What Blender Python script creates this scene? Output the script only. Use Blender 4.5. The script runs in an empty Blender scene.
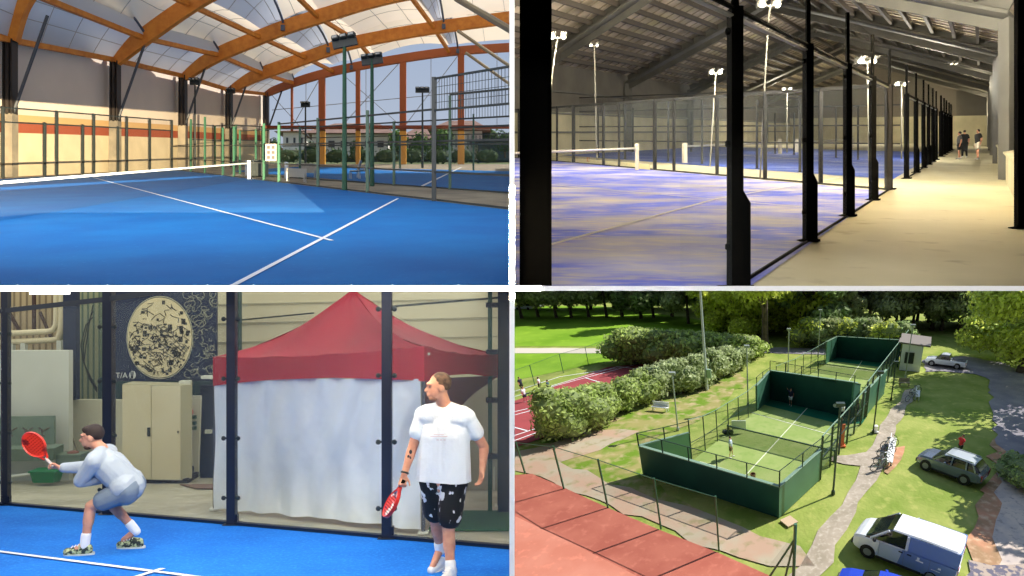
import bpy, bmesh, math, random
from math import sin, cos, pi, radians, atan, sqrt, atan2
from mathutils import Vector as V, Matrix
S = bpy.context.scene
COL = S.collection
F = 800.0                      # focal length in pixels of a 1024 px wide frame
# ---------------- camera, sky, sun, exposure ----------------
cam = bpy.data.objects.new('camera', bpy.data.cameras.new('camera')); COL.objects.link(cam)
cam.data.lens = F*36/1024; cam.data.sensor_width = 36
cam.data.clip_start = .1; cam.data.clip_end = 6000
cam.location = (0, 0, 0); cam.rotation_euler = (pi/2, 0, 0)
S.camera = cam
w = bpy.data.worlds.new('sky'); S.world = w; w.use_nodes = True
bgn = w.node_tree.nodes['Background']; bgn.inputs[1].default_value = 1.0
_tc = w.node_tree.nodes.new('ShaderNodeTexCoord'); _sx = w.node_tree.nodes.new('ShaderNodeSeparateXYZ')
_cr = w.node_tree.nodes.new('ShaderNodeValToRGB')
w.node_tree.links.new(_tc.outputs['Generated'], _sx.inputs[0]); w.node_tree.links.new(_sx.outputs[2], _cr.inputs[0])
w.node_tree.links.new(_cr.outputs[0], bgn.inputs[0])
_cr.color_ramp.elements[0].color = (.52, .57, .65, 1); _cr.color_ramp.elements[0].position = .08
_cr.color_ramp.elements[1].color = (.27, .38, .60, 1); _cr.color_ramp.elements[1].position = .45
SUND = V((-3.13, -.71, -3.58)).normalized()
sun = bpy.data.objects.new('sun', bpy.data.lights.new('sun', 'SUN')); COL.objects.link(sun)
sun.data.energy = 6.6; sun.data.angle = radians(.6); sun.data.color = (1, .95, .86)
sun.rotation_euler = SUND.to_track_quat('-Z', 'Y').to_euler()
S.view_settings.view_transform = 'Standard'; S.view_settings.look = 'None'
S.view_settings.exposure = 0; S.view_settings.gamma = 1; S.view_settings.use_curve_mapping = False
def lamp(kind, loc, energy, color=(1, 1, 1), size=.3, to=None, spot=None, sy=None, name='lamp_or_fill_light', blend=.3):
    d = bpy.data.lights.new(name, kind); d.energy = energy; d.color = color
    if kind == 'AREA':
        d.size = size
        if sy: d.shape = 'RECTANGLE'; d.size_y = sy
    else: d.shadow_soft_size = size
    if spot: d.spot_size = radians(spot); d.spot_blend = blend
    o = bpy.data.objects.new(name, d); COL.objects.link(o); o.location = loc
    if to is not None: o.rotation_euler = (V(to)-V(loc)).to_track_quat('-Z', 'Y').to_euler()
    return o
# added spot behind the camera, stands in for low sun in the upper left room
lamp('SPOT', (3.0, -3.0, -1.2), 820000, (1, .80, .50), .003, to=(-27, 70, 11.5), spot=31, name='low_sun_spot', blend=.1)
# indoor light of the lower left hall
lamp('AREA', (-3.6, 8.1, -.021), 130, (1, .99, .97), 6.4, to=(-3.6, 8.1, -5), sy=2.0, name='hall_light')
lamp('AREA', (-6.5, 14.5, -.03), 420, (1, .98, .88), 12, to=(-6.5, 14.5, -9), sy=9, name='hall_light')
lamp('AREA', (0, -2.5, 5.8), 1150, (1, .99, .97), 6, to=(-.5, 6.2, -1), sy=2, name='viewing_room_fill')  # added fill: whitens the frame bars, lights the two men from the front
lamp('AREA', (-11, 13, 10), 3000, (1, .94, .88), 18, to=(-12, 34, 0), sy=9, name='timber_hall_fill')  # added area fill above the view, brightens the whole timber hall
# ---------------- the four rooms: ground planes and where pixels meet them ----------------
HH = {1: 1.66, 2: 1.69, 3: 1.5}; YH = {1: 150., 2: 131., 3: 406.}
SL = {k: (288-YH[k])/F for k in YH}
def gz(k, y): return -HH[k] + SL[k]*y
def g(k, u, v, z=0):
    y = F*(HH[k]-z)/(v-YH[k]); return V(((u-512)/F*y, y, gz(k, y)+z))
def at(u, v, y): return V(((u-512)/F*y, y, (288-v)/F*y))
def hp(p, v): return (288-v)/F*p.y - p.z      # height above p of image row v
# ground 4 (aerial view): its own metres, mapped to the world by one linear map
H4 = 14.5; PT = atan((433-245)/400.)
FW4 = V((0, cos(PT), -sin(PT))); UP4 = V((0, sin(PT), cos(PT)))
def g4(u, v, z=0):
    d = V((1, 0, 0))*((u-768)/400)+FW4+UP4*((433-v)/400)
    return V((0, 0, H4)) + d*((H4-z)/-d.z)
def w4(p):
    q = V(p)-V((0, 0, H4)); z = q.dot(FW4); yd = -q.dot(UP4)
    return 3.4*V((q.x+.64*z, 2*z, -(yd+.3625*z)))
def px4(p):
    q = V(p)-V((0, 0, H4)); z = q.dot(FW4); return 768+400*q.x/z, 433-400*q.dot(UP4)/z
def h4(u, v, vt):
    b = g4(u, v); lo, hi = 0, 60
    for _ in range(40):
        m = (lo+hi)/2
        if px4(b+V((0, 0, m)))[1] > vt: lo = m
        else: hi = m
    return lo
CLIP = {0: [], 1: [((0, 7.0, 0), (0, -1, 0)), ((-.02, 0, 0), (1, 0, 0)), ((0, 0, .02), (0, 0, -1))], 2: [((0, 7.0, 0), (0, -1, 0)), ((.02, 0, 0), (-1, 0, 0)), ((0, 0, .02), (0, 0, -1))],
        3: [((-.02, 0, 0), (1, 0, 0)), ((0, 0, -.02), (0, 0, 1))], 4: []}
# ---------------- mesh builder ----------------
class M:
    def __init__(s): s.v = []; s.f = []; s.sm = False
    def add(s, vs, fs):
        n = len(s.v); s.v += [V(x) for x in vs]; s.f += [tuple(i+n for i in f) for f in fs]; return s
    def poly(s, pts, t=None):            # flat polygon, or a slab of thickness vector t
        n = len(pts); pts = [V(p) for p in pts]
        if t is None: return s.add(pts, [tuple(range(n))])
        t = V(t); return s.add(pts+[p+t for p in pts], [tuple(range(n)), tuple(range(2*n-1, n-1, -1))]+[(i, i+n, (i+1) % n+n, (i+1) % n) for i in range(n)])
    def box(s, c, sx, sy, sz, ax=(1, 0, 0), ay=(0, 1, 0), az=(0, 0, 1)):   # c = centre
        ax, ay, az, c = V(ax)*sx/2, V(ay)*sy/2, V(az)*sz/2, V(c)
        P = [c+ax*i+ay*j+az*k for k in (-1, 1) for j in (-1, 1) for i in (-1, 1)]
        return s.add(P, [(0, 1, 3, 2), (4, 6, 7, 5), (0, 4, 5, 1), (2, 3, 7, 6), (0, 2, 6, 4), (1, 5, 7, 3)])
    def bar(s, a, b, w, d=None, up=None):   # rectangular bar a->b
        a, b = V(a), V(b); z = (b-a); L = z.length
        if L < 1e-6: return s
        z /= L; up = V(up) if up else (V((0, 1, 0)) if abs(z.y) < .9 else V((0, 0, 1)))
        x = up.cross(z).normalized(); y = z.cross(x); return s.box((a+b)/2, w, d or w, L, x, y, z)
    def tube(s, pts, r, n=8, cap=True):
        pts = [V(p) for p in pts]; rs = r if isinstance(r, (list, tuple)) else [r]*len(pts)
        x = None; base = len(s.v)
        for i, p in enumerate(pts):
            d = (pts[min(i+1, len(pts)-1)]-pts[max(i-1, 0)]).normalized()
            if x is None:
                x = d.orthogonal().normalized()
            x = (x-d*x.dot(d)).normalized(); y = d.cross(x)
            for k in range(n):
                a = 2*pi*k/n; s.v.append(p+(x*cos(a)+y*sin(a))*rs[i])
        for i in range(len(pts)-1):
            for k in range(n):
                a = base+i*n+k; b = base+i*n+(k+1) % n; s.f.append((a, b, b+n, a+n))
        if cap:
            s.f.append(tuple(base+k for k in range(n))[::-1]); s.f.append(tuple(base+(len(pts)-1)*n+k for k in range(n)))
        return s
    def loft(s, rings, cap=True, closed=True):
        n = len(rings[0]); b = len(s.v)
        for r in rings: s.v += [V(p) for p in r]
        for i in range(len(rings)-1):
            for k in range(n if closed else n-1):
                a = b+i*n+k; c = b+i*n+(k+1) % n; s.f.append((a, c, c+n, a+n))
        if cap:
            s.f.append(tuple(b+k for k in range(n))[::-1]); s.f.append(tuple(b+(len(rings)-1)*n+k for k in range(n)))
        return s
    def ell(s, c, r, n=12, m=8, rot=None):
        c = V(c); r = (r, r, r) if not hasattr(r, '__len__') else r; b = len(s.v); R = rot or Matrix.Identity(3)
        s.v.append(c+R@V((0, 0, -r[2])))
        for j in range(1, m):
            t = -pi/2+pi*j/m
            for k in range(n): s.v.append(c+R@V((r[0]*cos(t)*cos(2*pi*k/n), r[1]*cos(t)*sin(2*pi*k/n), r[2]*sin(t))))
        s.v.append(c+R@V((0, 0, r[2]))); e = len(s.v)-1
        for k in range(n): s.f.append((b, b+1+(k+1) % n, b+1+k)); s.f.append((e, e-n+k, e-n+(k+1) % n))
        for j in range(m-2):
            for k in range(n):
                a = b+1+j*n+k; c2 = b+1+j*n+(k+1) % n; s.f.append((a, c2, c2+n, a+n))
        return s
    def cap(s, a, b, ra, rb, n=12):      # tapered capsule
        a, b = V(a), V(b); d = (b-a); L = d.length or 1e-5; d = d/L if L > 1e-4 else V((0, 0, 1)); ps = []; rs = []
        for t in (-1, -.92, -.7, -.38): ps.append(a+d*ra*t); rs.append(ra*sqrt(max(0, 1-t*t))+1e-4)
        for i in range(5): ps.append(a+(b-a)*i/4); rs.append(ra+(rb-ra)*i/4)
        for t in (.38, .7, .92, 1): ps.append(b+d*rb*t); rs.append(rb*sqrt(max(0, 1-t*t))+1e-4)
        return s.tube(ps, rs, n)
    def lathe(s, c, prof, n=16, up=(0, 0, 1)):
        up = V(up).normalized(); x = up.orthogonal().normalized(); y = up.cross(x); c = V(c)
        return s.loft([[c+up*z+(x*cos(2*pi*k/n)+y*sin(2*pi*k/n))*max(r, 1e-4) for k in range(n)] for r, z in prof])
    def grid(s, fn, nu, nv):
        b = len(s.v)
        for j in range(nv+1):
            for i in range(nu+1): s.v.append(V(fn(i/nu, j/nv)))
        for j in range(nv):
            for i in range(nu):
                a = b+j*(nu+1)+i; s.f.append((a, a+1, a+nu+2, a+nu+1))
        return s
    def leaves(s, blobs, n, size, rnd, shell=.55):
        tot = sum(b[1][0]*b[1][2] for b in blobs)
        for c, r in blobs:
            for _ in range(int(n*r[0]*r[2]/tot)):
                d = V((rnd.gauss(0, 1), rnd.gauss(0, 1), rnd.gauss(0, 1))).normalized(); q = shell+(1.06-shell)*rnd.random()
                p = V(c)+V((d.x*r[0], d.y*r[1], d.z*r[2]))*q
                a = (d+V((rnd.uniform(-.9, .9), rnd.uniform(-.9, .9), rnd.uniform(-.9, .9)))).normalized()
                x = a.orthogonal().normalized(); x = (Matrix.Rotation(rnd.uniform(0, 6.28), 3, a) @ x); y = a.cross(x); z = size*rnd.uniform(.6, 1.3)
                s.add([p-x*z, p+y*z*.5, p+x*z, p-y*z*.5], [(0, 1, 2, 3)])
        return s
def text_m(txt, o, right, up, size, depth=.003):
    c = bpy.data.curves.new('t', 'FONT'); c.body = txt; c.size = size; c.extrude = depth; c.align_x = 'CENTER'
    t = bpy.data.objects.new('t', c); COL.objects.link(t); me = t.to_mesh(); m = M(); right, up = V(right).normalized(), V(up).normalized(); n = right.cross(up)
    m.add([V(o)+right*v.co.x+up*v.co.y+n*v.co.z for v in me.vertices], [tuple(p.vertices) for p in me.polygons])
    t.to_mesh_clear(); bpy.data.objects.remove(t); bpy.data.curves.remove(c); return m
def remesh(m, vox, it=3, k=.6):          # one continuous surface out of overlapping shapes
    me = bpy.data.meshes.new('r'); me.from_pydata([tuple(v) for v in m.v], [], m.f)
    o = bpy.data.objects.new('r', me); COL.objects.link(o)
    a = o.modifiers.new('r', 'REMESH'); a.mode = 'VOXEL'; a.voxel_size = vox
    b = o.modifiers.new('s', 'SMOOTH'); b.factor = k; b.iterations = it
    dg = bpy.context.evaluated_depsgraph_get(); dg.update(); e = o.evaluated_get(dg).to_mesh(); r = M()
    r.v = [v.co.copy() for v in e.vertices]; r.f = [tuple(p.vertices) for p in e.polygons]; r.sm = True
    o.evaluated_get(dg).to_mesh_clear(); bpy.data.objects.remove(o); bpy.data.meshes.remove(me); return r
# ---------------- objects ----------------
K = 0
def setp(o, label=None, cat=None, group=None, kind=None):
    for k, v in (('label', label), ('category', cat), ('group', group), ('kind', kind)):
        if v: o[k] = v
    return o
def wp(p): return w4(p) if K == 4 else V(p)
def thing(name, label, cat, base, group=None):
    o = bpy.data.objects.new(name, None); COL.objects.link(o); o.location = wp(base); o['_k'] = K; o.empty_display_size = .2
    return setp(o, label, cat, group)
def rootloc(p):
    while p.parent: p = p.parent
    return V(p.location)
def ob(name, m, mat, par=None, label=None, cat=None, group=None, kind=None, smooth=None):
    W = [wp(p) for p in m.v]
    if not W: return None
    bm = bmesh.new(); ly = bm.verts.layers.float_vector.new('lc')
    mn = V([min(p[i] for p in W) for i in range(3)]); mx = V([max(p[i] for p in W) for i in range(3)])
    L = rootloc(par) if par else (V(((mn.x+mx.x)/2, (mn.y+mx.y)/2, mn.z)) if kind != 'structure' else V((0, 0, 0)))
    for p, q in zip(W, m.v): x = bm.verts.new(p-L); x[ly] = V(q)
    bm.verts.ensure_lookup_table()
    for f in m.f:
        try: bm.faces.new([bm.verts[i] for i in f])
        except ValueError: pass
    for co, no in CLIP[K]:
        co, no = V(co), V(no)
        if max((p-co).dot(no) for p in W) > 1e-6:
            bmesh.ops.bisect_plane(bm, geom=bm.verts[:]+bm.edges[:]+bm.faces[:], plane_co=co-L, plane_no=no, clear_outer=True)
    if not bm.faces: bm.free(); return None
    bmesh.ops.recalc_face_normals(bm, faces=bm.faces)
    me = bpy.data.meshes.new(name); bm.to_mesh(me); bm.free(); me.materials.append(mat)
    if smooth or (smooth is None and m.sm):
        for p in me.polygons: p.use_smooth = True
    o = bpy.data.objects.new(name, me); COL.objects.link(o)
    if par: o.parent = par; o.location = (0, 0, 0) if par.parent or par.type == 'EMPTY' or True else L
    else: o.location = L
    return setp(o, label, cat, group, kind)
def st(name, m, mat, kind='structure'): return ob(name, m, mat, kind=kind)
def dup(root, loc, label=None, name=None):
    r = root.copy(); COL.objects.link(r); r.location = loc
    if label: r['label'] = label
    for ch in list(root.children):
        c = ch.copy(); COL.objects.link(c); c.parent = r
        for q in list(ch.children): d = q.copy(); COL.objects.link(d); d.parent = c
    return r
# ---------------- materials ----------------
_m = {}
def mat(name, c, r=.7, met=0, n=None, n2=None, emit=0, alpha=1, trans=0, bump=0, spec=.5, isl=0, bands=None):
    """n=(colour, scale, lo, hi[, (sx,sy,sz)]) mixes a second colour by noise in the object's own metres"""
    if name in _m: return _m[name]
    ma = bpy.data.materials.new(name); ma.use_nodes = True; T = ma.node_tree; N = T.nodes; L = T.links; b = N['Principled BSDF']
    c = tuple(c)+(1,) if len(c) == 3 else c
    b.inputs['Base Color'].default_value = c; b.inputs['Roughness'].default_value = r; b.inputs['Metallic'].default_value = met
    b.inputs['Specular IOR Level'].default_value = spec
    at_ = N.new('ShaderNodeAttribute'); at_.attribute_name = 'lc'; cur = None
    for q in (n, n2, bands):
        if not q: continue
        vec = at_.outputs['Vector']
        if len(q) > 4:
            mp = N.new('ShaderNodeMapping'); mp.inputs['Scale'].default_value = q[4]; L.new(vec, mp.inputs[0]); vec = mp.outputs[0]
            if len(q) > 5: mp.inputs['Rotation'].default_value = (0, 0, q[5]); mp.vector_type = 'POINT'
        if q is bands:
            t = N.new('ShaderNodeTexWave'); t.inputs['Scale'].default_value = q[1]; L.new(vec, t.inputs[0]); fo = t.outputs['Fac']; t.inputs['Distortion'].default_value = 0
        else:
            t = N.new('ShaderNodeTexNoise'); t.inputs['Scale'].default_value = q[1]; t.inputs['Detail'].default_value = 6; L.new(vec, t.inputs[0]); fo = t.outputs['Fac']
        cr = N.new('ShaderNodeMapRange'); cr.inputs['From Min'].default_value = q[2]; cr.inputs['From Max'].default_value = q[3]; L.new(fo, cr.inputs[0])
        mx = N.new('ShaderNodeMix'); mx.data_type = 'RGBA'; L.new(cr.outputs[0], mx.inputs[0])
        if cur is None: mx.inputs[6].default_value = c
        else: L.new(cur, mx.inputs[6])
        mx.inputs[7].default_value = tuple(q[0])+(1,); cur = mx.outputs[2]
    if isl:
        ge = N.new('ShaderNodeNewGeometry'); mr = N.new('ShaderNodeMapRange'); mr.inputs['To Min'].default_value = 1-isl; mr.inputs['To Max'].default_value = 1+isl
        L.new(ge.outputs['Random Per Island'], mr.inputs[0]); vm = N.new('ShaderNodeVectorMath'); vm.operation = 'SCALE'
        if cur is None: vm.inputs[0].default_value = c[:3]
        else: L.new(cur, vm.inputs[0])
        L.new(mr.outputs[0], vm.inputs['Scale']); cur = vm.outputs[0]
    if cur is not None: L.new(cur, b.inputs['Base Color'])
    if bump:
        t = N.new('ShaderNodeTexNoise'); t.inputs['Scale'].default_value = bump[0]; L.new(at_.outputs['Vector'], t.inputs[0])
        bp = N.new('ShaderNodeBump'); bp.inputs['Strength'].default_value = bump[1]; bp.inputs['Distance'].default_value = bump[2] if len(bump) > 2 else .1
        L.new(t.outputs['Fac'], bp.inputs['Height']); L.new(bp.outputs[0], b.inputs['Normal'])
    if emit: b.inputs['Emission Color'].default_value = c; b.inputs['Emission Strength'].default_value = emit
    out = N['Material Output']
    if trans:                                     # thin translucent cloth / leaf
        tr = N.new('ShaderNodeBsdfTranslucent'); ms = N.new('ShaderNodeMixShader'); ms.inputs[0].default_value = trans
        if cur is not None: L.new(cur, tr.inputs[0])
        else: tr.inputs[0].default_value = c
        L.new(b.outputs[0], ms.inputs[1]); L.new(tr.outputs[0], ms.inputs[2]); L.new(ms.outputs[0], out.inputs[0])
    if alpha < 1:                                 # fine netting, glass: part of the light goes straight through
        tp = N.new('ShaderNodeBsdfTransparent'); ms = N.new('ShaderNodeMixShader'); ms.inputs[0].default_value = alpha
        L.new(tp.outputs[0], ms.inputs[1]); L.new(b.outputs[0], ms.inputs[2]); L.new(ms.outputs[0], out.inputs[0])
    _m[name] = ma; return ma
def sr(*c): return tuple(((x/255+.055)/1.055)**2.4 if x > 10 else x/255/12.92 for x in c)

ORD = 'first second third fourth fifth sixth seventh eighth ninth tenth eleventh twelfth thirteenth fourteenth fifteenth sixteenth seventeenth eighteenth nineteenth twentieth'.split()
for t_, e_ in (('twenty', 'twentieth'), ('thirty', 'thirtieth'), ('forty', 'fortieth'), ('fifty', 'fiftieth')):
    if t_ != 'twenty': ORD.append(e_)
    ORD += [t_+' '+o for o in ORD[:9]]
# ======================= the white window wall with its four openings =======================
white = mat('white_paint', (.93, .93, .93), .7)
YB = 6.2; hb = YB/F*2.6
m = M(); m.box((0, YB+.02, 0), 2*hb, .04, 8.2)
st('trim_1', m, white)
m = M(); m.box((0, YB+.021, -.003+0*hb), 12.6, .04, 2*hb*.96); st('trim_2', m, white)
m = M()
X1 = 512/F*YB*1.06; Z1 = 288/F*YB*1.06
for s in (-1, 1):
    m.box((s*(X1+2), YB, 0), 4, .1, 14); m.box((0, YB, s*(Z1+2.2)), 2*X1, .1, 4.4)
gal = mat('viewing_room_grey', (.22, .22, .22), .8)
st('wall_front', m, gal)
m = M(); R = 9
m.box((0, -9, 0), 24, .2, 14); st('wall_back', m, gal)  # unseen viewing room shell, added to keep skylight out of the rooms
for s, nm in ((-1, 'wall_left'), (1, 'wall_right')):
    m = M(); m.box((s*9.1, -1, 0), .2, 16.2, 14); st(nm, m, gal)
m = M(); m.box((0, -1, 6.9), 18.4, 16.2, .2); st('ceiling', m, gal)
m = M(); m.box((0, -1, -6.9), 18.4, 16.2, .2); st('floor', m, mat('gallery_floor', (.35, .3, .25)))
m = M(); m.box((0, 32.7, 0), .032, 52.8, 56)      # added partition, stops light passing between left and right rooms
st('wall_middle', m, mat('partition', (.5, .5, .48)))
m = M(); m.poly([(-.02, 6.3, .005), (-16, 6.3, .005), (-16, 27, .005), (-.02, 27, .005)], (0, 0, .012)); st('ceiling_lower_left', m, mat('partition'  , (0, 0, 0)))

# added shutters, unseen: their slot lets the spot reach the upper left room only
m = M(); m.box((1.6, -.5, -3.9), 3.6, .03, 6.0); m.poly([(-.2, -.515, -.42), (1.41, -.515, -.590), (2.17, -.515, -.655), (2.25, -.515, -.66), (2.25, -.515, -1), (3.4, -.515, -1), (3.4, -.515, 0.9), (-.2, -.515, .9)], (0, .03, 0))
st('lamp_shutter', m, mat('shutter', (.02, .02, .02), .9))
# ======================= room 1: tennis hall with the glulam roof =======================
K = 1
blue1 = mat('blue_court', sr(4, 108, 178), .75, n=(sr(2, 96, 168), .6, .35, .65), n2=(sr(50, 130, 196), 9, .62, .9), spec=.25)
lineM = mat('white_line', sr(225, 232, 238), .7)
conc1 = mat('hall_concrete', sr(172, 160, 134), .8, n=(sr(120, 110, 95), .5, .3, .7))
def gp(k, *pts, z=0, th=None):
    m = M(); return m.poly([g(k, u, v)+V((0, 0, z)) for u, v in pts], th)
st('floor_tennis_hall', gp(1, (-500, 171), (-500, 330), (560, 330), (560, 164.0), (200, 164.0), z=-.02), conc1)
st('lawn_outside', gp(1, (100, 164.2), (600, 164.2), (600, 151.2), (100, 151.2), z=-.03), mat('outside_grass', sr(90, 110, 60), .9, n=(sr(120, 120, 80), .3, .4, .6)))
court = ob('tennis_court', gp(1, (-120, 185.5), (172, 169.6), (512, 210.2), (700, 300), (700, 330), (-700, 330), z=.0), blue1, label='large blue tennis court surface in the foreground of the timber roofed hall', cat='court')
def line(k, a, b, wa, z=.012, w2=None):
    p, q = g(k, *a), g(k, *b); d = (q-p); n = V((-d.y, d.x, 0)).normalized()*wa/2; n = V((n.x, n.y, SL[k]*n.y))
    m = M(); return m.poly([p-n+V((0, 0, z)), q-n+V((0, 0, z)), q+n+V((0, 0, z)), p+n+V((0, 0, z))])
for a, b in (((93, 177.6), (332, 241)), ((205, 301), (398, 198.7))):
    ob('court_line', line(1, a, b, .085), lineM, court)
court2 = ob('tennis_court', gp(1, (230, 171), (512, 193.3), (560, 197), (560, 174), (512, 171.2), (300, 166.6), z=.0), blue1, label='further blue court beyond the green posts and beige walkway', cat='court')
ob('court_line', line(1, (422, 186.2), (461, 167.5), .16), lineM, court2)
ob('court_line', line(1, (372, 170), (512, 176), .16), lineM, court2)
# net
net1 = thing('tennis_net', 'long net with white top tape crossing the near blue court', 'net', g(1, 120, 199))
netM = mat('net_mesh', (.02, .03, .04), .8, alpha=.16)
A, B = g(1, -120, 242), g(1, 249, 179)
A = g(1, -140, 150+ (249+140)*.169+29)
m = M(); m.poly([A, B, B+V((0, 0, .86)), A+V((0, 0, .86))]); ob('mesh', m, netM, net1)
m = M(); m.box((0, 0, 0), .1, .1, .1); m = M(); m.bar(A+V((0, 0, .9)), B+V((0, 0, .93)), .03, .1, up=(0, 0, 1)); m = M()
d = (B-A).normalized(); m.add([A+V((0, -.02, .87)), A+V((0, -.02, .92)), B+V((0, -.02, .95)), B+V((0, -.02, .87)), A+V((0, .02, .87)), A+V((0, .02, .92)), B+V((0, .02, .95)), B+V((0, .02, .87))], [(0, 1, 2, 3), (4, 5, 6, 7), (0, 1, 5, 4), (1, 2, 6, 5), (2, 3, 7, 6), (3, 0, 4, 7)])
ob('top_tape', m, lineM, net1)
m = M(); m.tube([B, B+V((0, 0, 1.05))], .1, 8); ob('post', m, lineM, net1)
# left wall, columns, arches
YC = [38.5, 49, 61, 72.4, 83, 94]
def colb(y): v = 150+1328/y; u = 545-26215/y; return at(u, v, y)
HC = 8.4
wallM = mat('hall_wall', sr(212, 198, 182), .8, n=(sr(198, 186, 172), .25, .3, .7))
lowM = mat('hall_wall_low', sr(214, 200, 168), .8, n=(sr(190, 176, 146), .6, .3, .8))
redM = mat('hall_wall_band', sr(150, 74, 48), .8, bands=None)
off = V((-1.0, 0, 0))
def wallstrip(y0, y1, h0, h1, ox):
    a, b = colb(y0)+V((ox, 0, 0)), colb(y1)+V((ox, 0, 0)); m = M()
    return m.poly([a+V((0, 0, h0)), b+V((0, 0, h0)), b+V((0, 0, h1)), a+V((0, 0, h1))], (-.1, 0, 0))
st('wall_left_hall', wallstrip(20, 95.5, 3.9, HC+2.2, -.7), wallM)
st('wall_left_hall_base', wallstrip(20, 95.5, -.5, 2.75, -.7), lowM)
st('wall_left_hall_band', wallstrip(20, 95.5, 2.75, 3.4, -.7), redM)
st('wall_left_hall_trim', wallstrip(20, 95.5, 3.4, 3.9, -.68), mat('sand_band', sr(196, 160, 110), .8))
steel = mat('dark_steel', sr(48, 42, 38), .5, .3); colLow = mat('column_concrete', sr(150, 140, 120), .8, n=(sr(110, 104, 92), 1, .3, .7))
wood = mat('glulam', sr(214, 136, 44), .6, n=(sr(190, 108, 26), 2, .3, .7), bump=0)
woodR = mat('glulam_red', sr(160, 84, 40), .6)
where = {38.5: 'nearest the viewer, outside left', 49: 'at the far left edge', 61: 'second from the left', 72.4: 'third from the left beside a lamp pole', 83: 'fourth from the left', 94: 'in the far corner of the hall'}
for y in YC:
    b = colb(y); t = thing('wall_column', 'dark steel column on a pale concrete pier, '+where[y], 'column', b, 'columns along the left hall wall')
    wdt = .62
    m = M(); m.box(b+V((0, 0, 1.9)), wdt*1.05, wdt, 3.9); ob('pier', m, colLow, t)
    m = M(); m.box(b+V((0, 0, 6.1)), wdt*.3, wdt, 4.6); m.box(b+V((-.28*wdt*1.5, 0, 6.1)), .08, wdt*1.0, 4.6); m.box(b+V((.28*wdt*1.5, 0, 6.1)), .08, wdt, 4.6); ob('steel_shaft', m, steel, t)
    if y > 39:
        m = M(); m.tube([b+V((.15, 0, 3.8)), b+V((2.3, 0, HC+1.5))], .1, 8); ob('strut', m, mat('strut', sr(62, 66, 72), .5), t)
# arches (pixel nodes at each frame's distance)
AR = {38.5: [(-116, 0), (-95, -60), (-30, -150), (60, -210), (200, -270), (560, -330)],
      49: [(10, 40), (21, 2), (45, -28), (100, -68), (200, -120), (360, -170), (520, -185)],
      61: [(115, 60), (143, 38), (190, 5), (225, -14), (280, -36), (350, -56), (520, -78)],
      72.4: [(183, 76), (218, 55), (256, 39), (284, 28), (325, 15), (384, -2), (450, -14), (530, -23)],
      83: [(229, 90), (256, 76), (306, 58), (345, 45), (384, 36.5), (434, 28), (509, 18), (540, 16)],
      94: [(265, 94), (296, 82), (333, 71.5), (384, 61.5), (448, 52), (509, 47.5), (540, 46)]}
def curve(pts, n):       # sampled smooth polyline
    out = []
    P = [V((a, b, 0)) for a, b in pts]
    for i in range(len(P)-1):
        p0, p1, p2, p3 = P[max(i-1, 0)], P[i], P[i+1], P[min(i+2, len(P)-1)]
        for j in range(n):
            t = j/n; out.append(.5*((2*p1)+(-p0+p2)*t+(2*p0-5*p1+4*p2-p3)*t*t+(-p0+3*p1-3*p2+p3)*t**3))
    return out+[P[-1]]
def arch_at(y, u):
    C = curve(AR[y], 6)
    for a, b in zip(C, C[1:]):
        if a.x <= u <= b.x: return a.y+(b.y-a.y)*(u-a.x)/max(b.x-a.x, 1e-6)
    return C[-1].y
awh = {38.5: 'nearest the viewer', 49: 'springing at the far left edge', 61: 'second in view, leaving the top of the picture early', 72.4: 'third in view, crossing the middle of the roof', 83: 'fourth, just before the gable', 94: 'at the gable over the sky'}
for y in YC:
    C = curve(AR[y], 6); th = 1.22 if y < 90 else .95; m = M(); rings = []
    for i, c in enumerate(C):
        a = C[max(i-1, 0)]; b = C[min(i+1, len(C)-1)]; d = (b-a).normalized(); n = V((-d.y, d.x, 0)); s = y/F
        if n.y > 0: n = -n
        p = at(c.x, c.y, y); N = V((n.x, 0, -n.y))*th/2*(.8+.2*min(1, i/8)); rings.append([p-N+V((0, -.25, 0)), p+N+V((0, -.25, 0)), p+N+V((0, .25, 0)), p-N+V((0, .25, 0))])
    m.loft(rings); ob('timber_arch', m, wood if y < 90 else woodR, label='curved orange glulam arch '+awh[y], cat='roof beam', group='glulam arches')
P1 = {49: 27, 61: 143, 72.4: 218, 83: 262, 94: 293}; NODE = {
 'eave': {49: 10, 61: 115, 72.4: 183, 83: 229, 94: 265}, 'P1': P1, 'P2': {49: 72, 61: 190, 72.4: 260, 83: 306, 94: 333},
 'H1': {49: 118, 61: 235, 72.4: 284, 83: 329, 94: 352}, 'P3': {49: 150, 61: 268, 72.4: 318, 83: 358, 94: 376}, 'P4': {49: 300, 61: 376, 72.4: 408, 83: 434, 94: 449},
 'H2': {49: 340, 61: 402, 72.4: 428, 83: 444, 94: 458}, 'end': {49: 520, 61: 520, 72.4: 528, 83: 536, 94: 539}}
def nodep(nm, y, dz=0):
    u = NODE[nm][y]; v = AR[y][0][1] if nm == 'eave' else arch_at(y, u); return at(u, v, y)+V((0, 0, dz))
YS = [49, 61, 72.4, 83, 94]
for nm in ('eave', 'P1', 'P2', 'P3', 'P4'):
    for a, b in zip(YS, YS[1:]):
        m = M(); m.bar(nodep(nm, a), nodep(nm, b), .34, .34)
        ob('purlin', m, wood, label={'eave': 'orange timber eave beam running along the top of the white hall wall', 'P1': 'lowest orange timber purlin tying the glulam arches together', 'P2': 'second orange timber purlin up the roof between arches', 'P3': 'short orange timber purlin near the middle of the membrane roof', 'P4': 'orange timber purlin near the right end of the membrane roof'}[nm]+{49: ', bay one', 61: ', bay two', 72.4: ', bay three', 83: ', gable bay'}[a], cat='purlin', group='purlins')
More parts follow.
